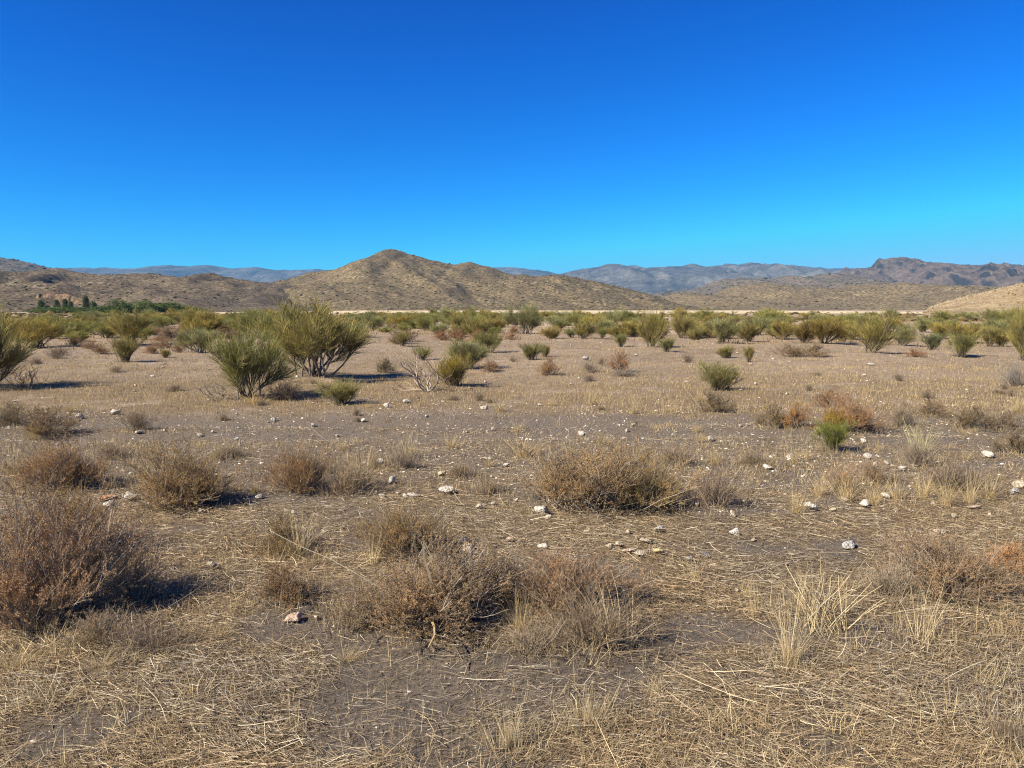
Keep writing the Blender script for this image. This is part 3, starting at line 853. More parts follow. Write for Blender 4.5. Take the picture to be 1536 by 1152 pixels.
at('young', 817, 536, 16, 20, 'slim green broom touching a round dark green broom', OLIVE)
at('young', 828, 508, 30, 18, 'low yellow-green broom wider than high', YELLOW)
at('broom', 874, 508, 34, 27, 'olive broom amid pale dead twigs', OLIVE)
at('young', 852, 489, 22, 16, 'small yellow broom on pale stony ground', YELLOW)
at('young', 903, 508, 16, 17, 'small dark broom among pale dry grass', DEEP)
at('young', 930, 521, 20, 22, 'dark broom leaning left beside a white stone', DEEP)
at('broom', 978, 521, 48, 54, 'tall bright olive broom with a dark trunk-like base', OLIVE, var=2)
at('young', 998, 528, 26, 22, 'small green broom at the foot of the tall bright olive broom', DEEP)
at('broom', 1020, 508, 40, 36, 'olive broom with grey dead twigs at its foot', OLIVE)
at('broom', 1082, 516, 50, 40, 'full grey-green broom on the edge of the bare plain', SAGE, var=1)
at('young', 1045, 511, 24, 20, 'small olive broom left of a full grey-green broom', OLIVE)
at('broom', 1124, 513, 36, 30, 'thin olive broom right of a full grey-green broom', OLIVE)
at('young', 1090, 538, 24, 20, 'little pale green broom alone above the light green broom', (1.3, 1.25, 1.1))
at('young', 1122, 543, 18, 25, 'little upright broom with a brown stem', OLIVE)
at('young', 1075, 587, 58, 44, 'light green broom standing in pale dry grass', (1.3, 1.3, 1.25), var=1)
at('broom', 1174, 511, 34, 30, 'bright yellow-green broom at the near edge of the belt', YELLOW)
at('broom', 1205, 516, 34, 32, 'grey-brown half-dry broom at the near edge of the belt', (1.2, 0.95, 0.9))
at('broom', 1236, 517, 60, 42, 'broad olive-brown broom with a dark base', (1.2, 1.0, 0.75))
at('broom', 1265, 514, 28, 28, 'thin brownish broom beside the broad olive-brown one', (1.25, 1.0, 0.7))
at('broom', 1307, 530, 64, 60, 'big full green broom with a grey leafless skirt', OLIVE, var=3)
at('broom', 1353, 519, 40, 32, 'pale sage broom right of the big full green broom', SAGE)
at('young', 1396, 525, 30, 26, 'rounded dark sage broom on the edge of the plain', (0.8, 0.95, 1.1))
at('young', 1440, 537, 42, 38, 'dense deep green broom standing forward of the belt', DEEP, var=0)
at('broom', 1452, 516, 44, 32, 'yellow-olive broom behind the dense deep green one', YELLOW)
at('broom', 1482, 521, 34, 34, 'fresh green broom with yellow foot', OLIVE)
at('young', 1503, 521, 26, 24, 'fresh green broom beside a low brown shrub', YELLOW)
at('broom', 1533, 542, 60, 78, 'tall green broom with a grey twiggy base at the plain edge', OLIVE, var=0)
at('young', 1245, 680, 52, 50, 'bright green rush-like broom in front of the rusty shrubs', (0.95, 1.1, 0.6), var=0)
at('young', 1250, 650, 30, 35, 'yellowing broom tip between the bright green broom and the rusty shrub', (1.6, 1.2, 0.5), var=1)

# --- dry brown and grey shrubs
at('brown', 578, 560, 32, 24, 'small dark rounded shrub beside the tall spreading broom', (0.55, 0.6, 0.5))
at('brown', 735, 559, 34, 21, 'low reddish shrub right of the ragged grey-green broom', RUST)
at('brown', 822, 564, 34, 28, 'orange-topped brown shrub on the tan plain', (1.15, 0.95, 0.7))
at('brown', 930, 560, 36, 36, 'upright rusty shrub over grey twigs on the tan plain', (1.2, 0.9, 0.7))
at('twiggy', 938, 566, 55, 18, 'grey twigs lying at the foot of the upright rusty shrub')
at('grey', 885, 560, 36, 20, 'thin grey shrub beside a round white stone', GREYB)
at('brown', 113, 520, 26, 15, 'low brown cushion shrub farthest from the olive broom', RUST)
at('brown', 136, 524, 28, 14, 'low brown cushion shrub between two others', RUST)
at('brown', 152, 532, 34, 15, 'low reddish cushion shrub over white stones', RUST)
at('grey', 88, 538, 46, 22, 'grey-brown flat shrub by the big broom with drooping twigs', DARK)
at('brown', 228, 531, 28, 16, 'dark brown cushion shrub beside a tiny green broom', RUST)
at('brown', 246, 523, 34, 16, 'reddish cushion shrub behind the dark brown one', RUST)
at('brown', 268, 529, 22, 15, 'small reddish shrub at the foot of the grey-green broom', RUST)
at('young', 247, 537, 14, 14, 'tiny green broom between cushion shrubs', YELLOW)
at('dead', 640, 590, 95, 80, 'bare grey crooked branches beside the golden-green broom', (1.1, 1.05, 1.0), var=0, rot=0.4, stem_tint=(1.1, 1.05, 1.0))
at('dead', 330, 604, 90, 40, 'fallen pale branches at the foot of the dense dark broom', (1.3, 1.25, 1.2), var=1)
at('twiggy', 430, 602, 70, 34, 'dark dead twigs under the shadow side of the dense dark broom', (0.6, 0.55, 0.5), stem_tint=(0.6, 0.55, 0.5))
at('tuft', 385, 608, 70, 22, 'golden straw tuft at the foot of the dense dark broom', (1.0, 0.85, 0.6))
at('twiggy', 1522, 580, 50, 40, 'grey twiggy shrub below the tall green broom', GREYB)
at('brown', 1072, 620, 66, 36, 'dark brown cushion shrub by the track below the light green broom', (0.72, 0.7, 0.62))
at('brown', 1158, 643, 52, 42, 'olive-brown shrub at the left end of the rusty row', (0.85, 0.8, 0.6))
at('brown', 1192, 644, 46, 40, 'orange-flecked brown shrub in the rusty row', (1.2, 0.85, 0.45))
at('brown', 1240, 612, 50, 30, 'rusty shrub at the back of the rusty row', RUST)
at('bigbrown', 1272, 650, 92, 56, 'full rusty-orange shrub, largest of the rusty row', (1.2, 0.9, 0.65), var=0)
at('grey', 1352, 642, 56, 42, 'grey-brown shrub with a pale grass stem beside the track', (0.8, 0.78, 0.72))
at('brown', 1396, 625, 62, 28, 'flat brown shrub behind two grey-brown ones', (0.9, 0.82, 0.75))
at('brown', 1456, 647, 66, 40, 'dark olive-brown shrub by the track', (0.68, 0.66, 0.55))
at('brown', 1506, 644, 50, 28, 'low brown shrub at the end of the track-side row', (0.75, 0.72, 0.65))
at('brown', 1526, 684, 66, 42, 'dark shrub standing forward of the track-side row', (0.6, 0.58, 0.5))
at('twiggy', 1432, 742, 130, 56, 'dark tangled dead twigs behind pale dry grass', (0.62, 0.55, 0.5), stem_tint=(0.65, 0.6, 0.55))
at('twiggy', 1372, 702, 60, 50, 'grey twigs mixed with pale grass on the gravel', (0.85, 0.8, 0.75))
at('grey', 205, 647, 56, 36, 'thin brownish shrub alone beside the track', (0.85, 0.75, 0.65))
at('brown', 72, 660, 86, 50, 'brown shrub casting a black shadow on the track edge', (0.8, 0.72, 0.55))
at('brown', 15, 640, 60, 36, 'dark grey shrub at the track edge next to the shadow-casting one', (0.65, 0.65, 0.6))
at('bigbrown', 105, 740, 126, 82, 'dense rust-brown shrub behind an orange stone', (1.1, 0.88, 0.62), var=1)
at('bigbrown', 272, 770, 150, 102, 'golden-brown bushy shrub with a deep shadow beside it', (1.0, 0.88, 0.6), var=0)
at('bigbrown', 455, 742, 100, 80, 'rusty rounded shrub joined to straw-grey grass', (1.05, 0.85, 0.6), var=1)
at('twiggy', 520, 746, 84, 74, 'straw-grey twigs joined to the rusty rounded shrub', (1.0, 0.92, 0.75), stem_tint=(1.0, 0.9, 0.7))
at('twiggy', 605, 705, 50, 44, 'grey twig clump among small white stones', (0.9, 0.85, 0.75))
at('wide', 888, 772, 236, 112, 'broad reddish and olive shrub, widest on the gravel hollow', (1.05, 0.92, 0.68), rot=0.0)
at('bigbrown', 965, 772, 120, 92, 'olive-gold shrub grown into the end of the broad reddish one', (1.0, 0.95, 0.62), var=0)
at('twiggy', 1072, 765, 92, 84, 'grey-brown twiggy shrub next to the olive-gold one', (0.85, 0.75, 0.68), stem_tint=(0.85, 0.8, 0.75))
at('brown', 420, 836, 86, 66, 'olive-brown shrub with pale arching grass beside it', (0.85, 0.8, 0.6))
at('bigbrown', 615, 838, 136, 88, 'olive-brown shrub beside a pair of cream stones', (0.98, 0.88, 0.62), var=1)
at('bigbrown', 645, 962, 232, 148, 'large grey-brown shrub with long pale stalks leaning over it', (0.95, 0.86, 0.76), var=0)
at('brown', 430, 912, 116, 66, 'low dark brown shrub behind a flat pink stone', (0.75, 0.62, 0.48))
at('bigbrown', 862, 925, 196, 108, 'reddish-brown fine-leaved shrub behind grey dead stalks', (1.05, 0.88, 0.76), var=1)
at('twiggy', 890, 990, 196, 120, 'grey dead stalks in front of the reddish-brown fine-leaved shrub', (0.8, 0.72, 0.6), stem_tint=(0.9, 0.85, 0.75))
at('bigbrown', 1420, 908, 178, 108, 'grey-brown bushy shrub with a dark hollow side', (1.0, 0.9, 0.82), var=0)
at('brown', 1512, 870, 84, 60, 'orange-brown shrub against the grey-brown bushy one', (1.3, 0.95, 0.65))
at('bigbrown', 60, 958, 270, 214, 'largest shrub, dense red-brown, throwing a black shadow on the straw', (1.02, 0.85, 0.76), var=1)
at('bigbrown', 95, 840, 160, 112, 'golden-brown shrub behind the largest red-brown one', (0.95, 0.8, 0.5), var=0)
at('twiggy', 205, 908, 90, 112, 'grey twiggy shrub beside the largest red-brown one', (0.8, 0.72, 0.65))
at('twiggy', 225, 992, 130, 62, 'low dark tangle of dead stems at the foot of the grey twiggy shrub', (0.62, 0.55, 0.48))
at('twiggy', 1520, 1130, 90, 60, 'dark dead tuft of stems on bare soil', (0.5, 0.45, 0.4))

for px, py, w, h, lab, tint in ((690, 718, 52, 28, 'tiny dark shrub beside a cream stone on the gravel', (0.8, 0.7, 0.55)),
        (1308, 728, 70, 44, 'golden thin shrub among the grass tufts of the gravel edge', (1.2, 1.0, 0.7)),
        (1262, 742, 60, 46, 'orange-straw thin shrub at the gravel edge below the bright green broom', (1.25, 0.95, 0.6)),
        (560, 705, 40, 26, 'tiny grey shrub above the straw-grey twigs', (0.8, 0.75, 0.65)),
        (735, 742, 60, 26, 'flat grey shrub touching the broad reddish one', (0.85, 0.78, 0.66)),
        (345, 690, 60, 24, 'flat grey-straw shrub between the golden-brown and rusty shrubs', (0.85, 0.8, 0.68)),
        (170, 690, 60, 28, 'thin straw-grey shrub above the dense rust-brown one', (0.85, 0.8, 0.68)),
        (1130, 700, 60, 26, 'flat grey shrub on open gravel left of the bright green broom', (0.8, 0.75, 0.66)),
        (1010, 700, 70, 36, 'thin grey-straw shrub behind the olive-gold one', (0.9, 0.84, 0.7))):
    at('grey', px, py, w, h, lab, tint)

at('grey', 545, 945, 130, 84, 'grey wispy shrub grown into the large grey-brown one', (1.0, 0.95, 0.88))
at('grey', 755, 915, 120, 84, 'pale wispy shrub between the large grey-brown and the reddish-brown fine-leaved ones', (1.05, 1.0, 0.9))
at('twiggy', 800, 985, 110, 66, 'low straw-grey twigs before the pale wispy shrub', (1.05, 0.98, 0.85))
at('twiggy', 1330, 900, 90, 70, 'pale grey twigs at the side of the grey-brown bushy shrub', (1.05, 1.0, 0.9))
at('grey', 150, 975, 120, 60, 'low pale shrub under the largest red-brown one', (0.95, 0.9, 0.8))

# --- dry grass tufts
at('tuft', 22, 712, 66, 52, 'pale straw tuft behind the largest shrubs by the gravel', (0.9, 0.88, 0.8))
at('tuft', 545, 735, 60, 70, 'arching straw tuft inside the straw-grey twigs', (0.95, 0.9, 0.75))
at('tuft', 785, 690, 90, 44, 'wide thin straw tuft on the far rim of the gravel hollow', (0.85, 0.78, 0.65))
at('tuft', 610, 690, 40, 50, 'upright straw tuft rising from the grey twig clump', (0.95, 0.9, 0.8))
at('tuft', 1378, 690, 62, 62, 'pale green-tinged grass tuft by the track-side row', (0.95, 1.05, 0.75))
at('stalks', 655, 955, 300, 190, 'long pale stalks arching out of the large grey-brown shrub', (1.05, 1.02, 0.9), rot=2.2)
at('tuft', 445, 840, 80, 80, 'thin arching straw by the olive-brown shrub', (0.95, 0.9, 0.8))
at('sparse', 1235, 965, 170, 120, 'wide clump of upright straw stalks on the littered ground', (1.0, 0.95, 0.85), var=0)
at('tuft', 1225, 945, 150, 95, 'short straw mass inside the wide clump of upright stalks', (0.85, 0.8, 0.7))
at('tuft', 1185, 1005, 60, 135, 'narrow pale straw bundle in front of the wide clump', (1.1, 1.05, 0.95))
at('sparse', 1385, 970, 90, 110, 'few thick straw stalks by the grey-brown bushy shrub', (1.05, 1.0, 0.9), var=1)
at('sparse', 925, 990, 160, 130, 'straw stalks standing among the grey dead stalks', (1.0, 0.95, 0.85), var=1)
at('tuft', 80, 1000, 180, 50, 'flattened straw at the foot of the largest red-brown shrub', (0.9, 0.85, 0.7))
for px, py, w, h in ((60, 1080, 130, 70), (190, 1110, 120, 60), (300, 1060, 100, 54), (420, 1120, 110, 56), (1090, 1110, 110, 60), (1260, 1120, 120, 64), (1400, 1090, 110, 60), (1480, 1040, 100, 60)):
    at('sparse', px, py, w, h, 'thin short straw tuft standing in the matted litter', (1.05, 1.0, 0.88), group='thin tufts in the matted litter')
at('tuft', 765, 1130, 30, 80, 'slender straw bundle on a bare soil patch', (1.1, 1.05, 0.95))
at('tuft', 885, 1092, 36, 60, 'thin straw bundle beside two bare soil patches', (1.1, 1.05, 0.95))
for px, py, w, h in ((1195, 772, 50, 44), (1228, 748, 44, 40), (1268, 756, 54, 50), (1310, 760, 46, 40), (1345, 752, 44, 42), (1385, 750, 50, 48), (1420, 762, 44, 56), (1455, 758, 46, 60), (1485, 752, 40, 44)):
    at('tuft', px, py, w, h, 'pale dry grass tuft in the row along the gravel edge', (1.0, 0.92, 0.75), group='grass tufts along the gravel edge')
for px, py, w, h in ((20, 1020, 90, 50), (150, 1015, 70, 40), (330, 965, 60, 40), (520, 1000, 60, 36), (980, 1050, 60, 40), (1040, 870, 50, 40), (1120, 900, 50, 44), (740, 920, 60, 70), (780, 960, 60, 80), (1130, 930, 40, 70), (700, 880, 40, 50), (1500, 960, 50, 40), (330, 870, 50, 36), (560, 850, 50, 60)):
    g = gp(px, py)
    at('sparse' if w < 55 else 'tuft', px, py, w, h, near(g[0], g[1], 'small straw tuft', 'growing from the littered ground'), (0.95, 0.88, 0.72), group='small straw tufts in the litter')
for k in range(46):
    px, py = rng.uniform(-20, 1560), rng.uniform(596, 740) if k % 2 else rng.uniform(655, 745)
    g = gp(px, py)
    at('tuft', px, py, rng.uniform(18, 44), rng.uniform(14, 34), near(g[0], g[1], 'little dry grass tuft', 'on the open gravelly ground'), (0.85, 0.78, 0.62), group='little tufts on the gravel')
for k in range(30):
    px, py = rng.uniform(0, 1536), rng.uniform(540, 640)
    g = gp(px, py)
    at('grey', px, py, rng.uniform(14, 30), rng.uniform(8, 16), near(g[0], g[1], 'tiny grey dwarf shrub', 'on the open tan plain'), (0.75, 0.72, 0.62), group='dwarf shrubs on the tan plain')

# --- brooms and heath of the far belt
def free(x, y, m):
    return all((x - a) ** 2 + (y - b) ** 2 > (m + 0.35 * w) ** 2 for a, b, w in PLANTS)
n = 0
for _ in range(5000):
    if n >= 285:
        break
    d = math.exp(rng.uniform(math.log(42), math.log(140)))
    ang = math.radians(rng.uniform(-35, 35))
    x, y = d * math.sin(ang), d * math.cos(ang)
    dens = 0.8 if x / y < -0.12 else 0.6
    if 150 < y and -0.22 < x / y < 0.2:
        continue
    if rng.random() > dens * (0.5 + float(fbm(x / 18.0, y / 18.0, 2, 91))) or not free(x, y, 0.4):
        continue
    w = rng.uniform(0.9, 2.6) * (1.0 if y > 60 else 0.75); h = w * rng.uniform(0.42, 0.75)
    t = rng.uniform(1.0, 1.45)
    hue = int(rng.integers(3))
    tint = ((1.2, 1.05, 0.75), (0.95, 1.0, 0.8), (1.0, 1.08, 1.2))[hue]
    px = 768 + F * x / y
    where = ('before the dark tree grove' if px < 330 else 'left of the peaked hill' if px < 480 else 'in front of the peaked hill' if px < 760 else "below the peaked hill's shoulder" if px < 1010 else 'in front of the tan low hills' if px < 1300 else 'below the flat-topped mountain')
    lab = ('small ' if h < 0.8 else 'large ' if h > 1.3 else 'middling ') + ('yellow-olive', 'deep olive', 'grey-green')[hue] + ' broom ' + ('near the bare plain ' if y < 75 else 'deep in the scrub ') + where
    plant('broom' if rng.random() < 0.8 else 'open', x, y, float(H(x, y)), w, h, lab, tuple(t * q for q in tint), 'brooms of the far scrub belt')
    n += 1
n = 0
for _ in range(2500):
    if n >= 170:
        break
    d = math.exp(rng.uniform(math.log(26), math.log(130)))
    ang = math.radians(rng.uniform(-35, 35))
    x, y = d * math.sin(ang), d * math.cos(ang)
    if rng.random() > (0.15 if y < 34 else 0.9) or float(fbm(x / 14.0, y / 9.0, 2, 95)) < 0.45 or not free(x, y, 0.2):
        continue
    w = rng.uniform(0.5, 1.3)
    px = 768 + F * x / y
    red = rng.random() < 0.5
    plant('brown', x, y, float(H(x, y)), w, w * rng.uniform(0.35, 0.6), ('low reddish' if red else 'low grey-brown') + ' heath shrub between the far brooms ' + ('before the tree grove' if px < 330 else 'below the peaked hill' if px < 1010 else 'below the tan hills'), (rng.uniform(1.05, 1.25), 0.78, 0.6) if red else (0.85, 0.8, 0.7), 'heath shrubs of the far belt')
    n += 1

# ------------------------------------------------------------------ trees at the foot of the left hill
def tree_mesh(seed, conical):
    r = np.random.default_rng(seed)
    tr = walk(np.array([[0, 0, -0.1]]), np.array([[0.03, 0.02, 1.0]]), [0.75], 6, 0.04, 0.1, r)
    br = grow(tr, 22, 0.2, 1.0, 1.0, 0.32 if not conical else 0.22, 0.2, 0.1, 0.12, 4, r)
    n = 46
    zc = r.uniform(0.05 if conical else 0.14, 0.98, n)
    rad = (0.42 * np.sqrt(np.clip(1 - ((zc - 0.55) / 0.48) ** 2, 0.03, 1))) if not conical else 0.40 * (1.06 - zc)
    a = r.uniform(0, 6.28, n); q = rad * np.sqrt(r.random(n))
    c = np.stack([q * np.cos(a), q * np.sin(a), zc], -1)
    idx = np.repeat(np.arange(n), 40)
    dd = rand_dirs(len(idx), r)
    p = c[idx] + dd * r.uniform(0.3, 1.0, (len(idx), 1)) ** 0.5 * np.array([0.11, 0.11, 0.085])
    fo = [leaves(p, norm(dd + rand_dirs(len(idx), r) * 0.8), perp(dd, r), r.uniform(0.04, 0.085, len(idx)), r.uniform(0.035, 0.06, len(idx)))]
    st = [tubes(tr, 0.035, 0.012, 6), tubes(br, 0.012, 0.004, 4)]
    return mesh('trunk', *cat(st), M['bark'], True), mesh('crown', *cat(fo), M['tree'])
TR = {'round': [tree_mesh(201, False), tree_mesh(202, False)], 'cone': [tree_mesh(203, True), tree_mesh(204, True)]}
def tree(kind, px, ptop, d, wpx, label, tint=(1, 1, 1), group=None):
    q = ray(px, 470); x = q[0] / q[1] * d
    z = max(float(hz(29, np.array([x]), np.array([d]))[0]), float(H(x, d)), 0)
    h = CAM_H + (HZ - ptop) / F * d - z
    e = bpy.data.objects.new('tree', None); C.objects.link(e)
    e.location = (x, d, z - 0.1); e.rotation_euler = (0, 0, rng.uniform(0, 6.28))
    e.scale = (1.35 * wpx / F * d, 1.35 * wpx / F * d, max(h, 2.0))
    e['label'], e['category'] = label, 'tree'
    if group:
        e['group'] = group
    for me in TR[kind][rng.integers(2)]:
        o = obj(me.name.split('.')[0], me, e); o.color = (*tint, 1)
for px, pt, w in ((63, 451, 18), (72, 458, 14), (86, 450, 15), (99, 449, 15), (107, 452, 13), (141, 452, 14)):
    tree('cone', px, pt, rng.uniform(280, 310), w, 'small dark conical tree below the orange clay bank', (1.3, 1.35, 1.1), 'conical trees below the clay bank')
tree('cone', 130, 445, 285, 15, 'tallest dark conical tree below the orange clay bank', (0.85, 0.9, 0.8))
for px, pt, w in ((160, 459, 34), (178, 450, 26), (186, 457, 40), (212, 451, 34), (228, 457, 30), (243, 455, 32), (262, 458, 34), (282, 459, 30), (296, 464, 22), (150, 460, 26), (200, 458, 34), (255, 454, 30), (222, 460, 36), (172, 462, 30), (60, 464, 30), (82, 464, 34), (104, 463, 34), (126, 463, 32), (140, 461, 30)):
    t = rng.uniform(1.1, 1.9)
    tree('round', px, pt, rng.uniform(225, 275), w * 1.25, ('taller' if pt < 456 else 'low') + ' rounded ' + ('light green' if t > 1.5 else 'dark green') + ' tree in the grove at the hill foot', (t, t, t * 0.9), 'round trees of the grove')

# ------------------------------------------------------------------ stones
def stone_mesh(seed):
    import bmesh
    r = np.random.default_rng(seed)
    bm = bmesh.new()
    bmesh.ops.create_icosphere(bm, subdivisions=3, radius=1.0)
    co = np.array([v.co[:] for v in bm.verts])
    for _ in range(14):                                  # broken faces
        nrm = rand_dirs(1, r)[0]; dist = r.uniform(0.38, 0.8)
        over = co @ nrm - dist
        co = co - np.where(over > 0, over, 0)[:, None] * nrm * 0.92
    co = co * (1 + 0.05 * r.normal(size=(len(co), 1)) * 0.5)
    co *= np.array([1.0, r.uniform(0.6, 0.95), r.uniform(0.38, 0.62)])
    co /= (co[:, 0].max() - co[:, 0].min())
    for v, c in zip(bm.verts, co):
        v.co = c
    me = bpy.data.meshes.new('stone'); bm.to_mesh(me); bm.free()
    me.polygons.foreach_set('use_smooth', np.ones(len(me.polygons), bool))
    me.materials.append(M['stone'])
    return me, float(-co[:, 2].min())
ST = [stone_mesh(s) for s in range(301, 309)]
WHITE, CREAM, PINK, ORANGE, GREY = (1.05, 1.03, 1.0), (1.0, 0.9, 0.72), (0.95, 0.76, 0.64), (0.85, 0.48, 0.28), (0.62, 0.62, 0.64)
def put_stone(x, y, size, label, tint, group=None, name='stone', flat=1.0):
    me, dz = ST[rng.integers(8)]
    o = obj(name, me)
    o.location = (x, y, float(H(x, y)) + size * flat * dz * 0.7 + 0.008)
    o.scale = (size, size, size * flat)
    o.rotation_euler = (rng.uniform(-0.3, 0.3), rng.uniform(-0.3, 0.3), rng.uniform(0, 6.28))
    j = rng.uniform(0.78, 1.05)
    o.color = (tint[0] * j, tint[1] * j, tint[2] * j, 1)
    o['label'], o['category'] = label, 'stone'
    if group:
        o['group'] = group
def stone(px, py, wpx, label, tint=WHITE, group=None, flat=1.0):
    x, y, z, t = gp(px, py)
    put_stone(x, y, wpx * t / F * 1.0, label, tint, group, 'stone', flat)

stone(158, 752, 30, 'orange block of stone in the shade of the dense rust-brown shrub', ORANGE)
stone(166, 760, 16, 'white stone lying against the orange block', WHITE)
stone(196, 750, 18, 'grey-white stone between the orange block and the golden-brown shrub', (0.8, 0.8, 0.78))
stone(238, 752, 26, 'grey broken stone at the foot of the golden-brown shrub', GREY)
stone(320, 854, 18, 'cream stone alone on the straw right of the black shadow', CREAM)
stone(440, 932, 28, 'flat pink stone before the low dark brown shrub', PINK, flat=0.5)
stone(696, 815, 18, 'grey-white stone behind the larger cream one', (0.9, 0.88, 0.85))
stone(702, 828, 32, 'broad cream stone beside the olive-brown shrub', CREAM, flat=0.7)
stone(766, 813, 13, 'pinkish stone sunk in the straw between two shrubs', PINK, flat=0.7)
stone(813, 771, 22, 'large white stone below the broad reddish shrub', WHITE, flat=0.9)
stone(823, 778, 8, 'small white stone touching the large white one', WHITE)
stone(812, 823, 17, 'white stone at the top of the reddish fine-leaved shrub', WHITE)
stone(913, 824, 14, 'leftmost cream stone of the cluster of cream and pink stones', CREAM)
stone(930, 820, 20, 'low cream stone at the back of the cluster of cream and pink stones', CREAM, flat=0.6)
stone(946, 829, 22, 'pink stone, tallest of the cluster of cream and pink stones', PINK)
stone(962, 834, 18, 'cream stone in front of the pink one in the stone cluster', CREAM, flat=0.6)
stone(968, 815, 20, 'flat cream stone just behind the stone cluster', CREAM, flat=0.6)
stone(989, 831, 17, 'yellow stone beside the stone cluster', (1.0, 0.88, 0.52), flat=0.7)
stone(987, 798, 18, 'grey-white stone behind the stone cluster', (0.88, 0.88, 0.88), flat=0.7)
stone(1060, 834, 20, 'grey stone lying low in the straw', GREY, flat=0.5)
stone(1031, 840, 13, 'small grey-white stone left of the low grey one', (0.85, 0.83, 0.8))
stone(1102, 803, 14, 'white stone alone on brown straw', WHITE)
stone(1100, 775, 12, 'cream stone below the grey-brown twiggy shrub', CREAM)
stone(1275, 823, 26, 'large angular grey-white rock standing in the straw', (0.92, 0.95, 1.0), flat=0.85)
stone(1217, 765, 22, 'white broken stone at the straw edge of the gravel', WHITE, flat=0.8)
stone(1296, 760, 15, 'white oval stone at the straw edge of the gravel', WHITE, flat=0.8)
stone(1330, 747, 14, 'white stone among the grass tufts of the gravel edge', WHITE)
stone(1458, 763, 24, 'flat pink-white stone under the grass tufts', PINK, flat=0.45)
stone(1521, 741, 16, 'round white stone beside a long pale one', WHITE)
stone(1530, 731, 26, 'long pale stone at the end of the dark tangled twigs', CREAM, flat=0.5)
stone(1481, 686, 17, 'white pointed stone in front of the track-side row', WHITE)
stone(670, 741, 20, 'slanted white stone on the gravel left of the broad reddish shrub', WHITE)
stone(664, 714, 16, 'cream stone beside a tiny dark shrub on the gravel', CREAM)
stone(589, 725, 14, 'white stone right of the straw-grey twigs', WHITE)
stone(570, 695, 13, 'white stone above the straw-grey twigs', WHITE)
stone(621, 746, 16, 'low white stone on the near rim of the gravel hollow', WHITE, flat=0.6)
stone(740, 758, 11, 'pointed white stone on the gravel', WHITE, flat=1.2)
stone(727, 614, 10, 'bright white stone alone beyond the track', WHITE)
stone(609, 605, 13, 'white stone beyond the track near the small light green broom', WHITE, flat=0.7)
stone(878, 541, 11, 'round white stone by the thin grey shrub on the tan plain', WHITE)
stone(1308, 548, 14, 'flat bright white stone on the tan plain below the big full green broom', WHITE, flat=0.5)
stone(207, 650, 16, 'flat white stone beside the thin brownish shrub', WHITE, flat=0.5)
stone(173, 622, 13, 'grey-white stone beyond the track next to the thin brownish shrub', (0.85, 0.83, 0.8))
stone(1412, 800, 22, 'flat pale stone behind the grey-brown bushy shrub', CREAM, flat=0.35)
for px, py, w in ((572, 746, 11), (608, 747, 11), (718, 763, 10), (390, 748, 11), (356, 660, 10), (872, 653, 12), (1065, 662, 11), (1186, 688, 13), (1151, 704, 11), (1302, 689, 14), (1312, 700, 9), (1330, 697, 10), (1354, 706, 11), (1268, 752, 10), (1045, 759, 11), (1035, 754, 9), (1018, 756, 9), (1296, 664, 9), (440, 772, 8), (120, 628, 11), (640, 626, 8), (580, 611, 9), (760, 700, 8), (735, 690, 7), (830, 660, 7), (470, 640, 8), (300, 655, 8), (1010, 655, 8), (1110, 640, 8), (950, 640, 7), (410, 632, 8), (545, 633, 8)):
    stone(px, py, w, near(*gp(px, py)[:2], 'small white stone', 'on the open grey gravel by the track'), WHITE, 'small white stones on the gravel')
for px, py, w in ((1186, 834, 10), (1431, 777, 9), (1105, 888, 11), (907, 792, 7), (942, 801, 8), (1248, 767, 11), (1180, 848, 8), (780, 852, 8), (475, 930, 8), (300, 770, 8), (1092, 838, 8), (1000, 848, 8), (1340, 815, 8), (1130, 812, 7), (880, 800, 7), (215, 800, 8), (560, 880, 7)):
    stone(px, py, w, near(*gp(px, py)[:2], 'small pale stone', 'lying in the open brown straw'), CREAM, 'small pale stones in the straw')
for k in range(85):
    px, py = rng.uniform(0, 1536), 530 + 82 * rng.random() ** 0.8
    stone(px, py, rng.uniform(3, 6.5), near(*gp(px, py)[:2], 'little white stone' if k % 3 else 'little pinkish stone', 'on the open tan plain'), WHITE if k % 3 else PINK, 'white stones on the tan plain', rng.uniform(0.5, 1))
for k in range(60):
    px, py = rng.uniform(0, 1536), rng.uniform(618, 762)
    stone(px, py, rng.uniform(3, 6.5), near(*gp(px, py)[:2], 'small white stone' if k % 4 else 'small grey-beige stone', 'on the open grey gravel by the track'), WHITE if k % 4 else (0.8, 0.75, 0.68), 'small white stones on the gravel')

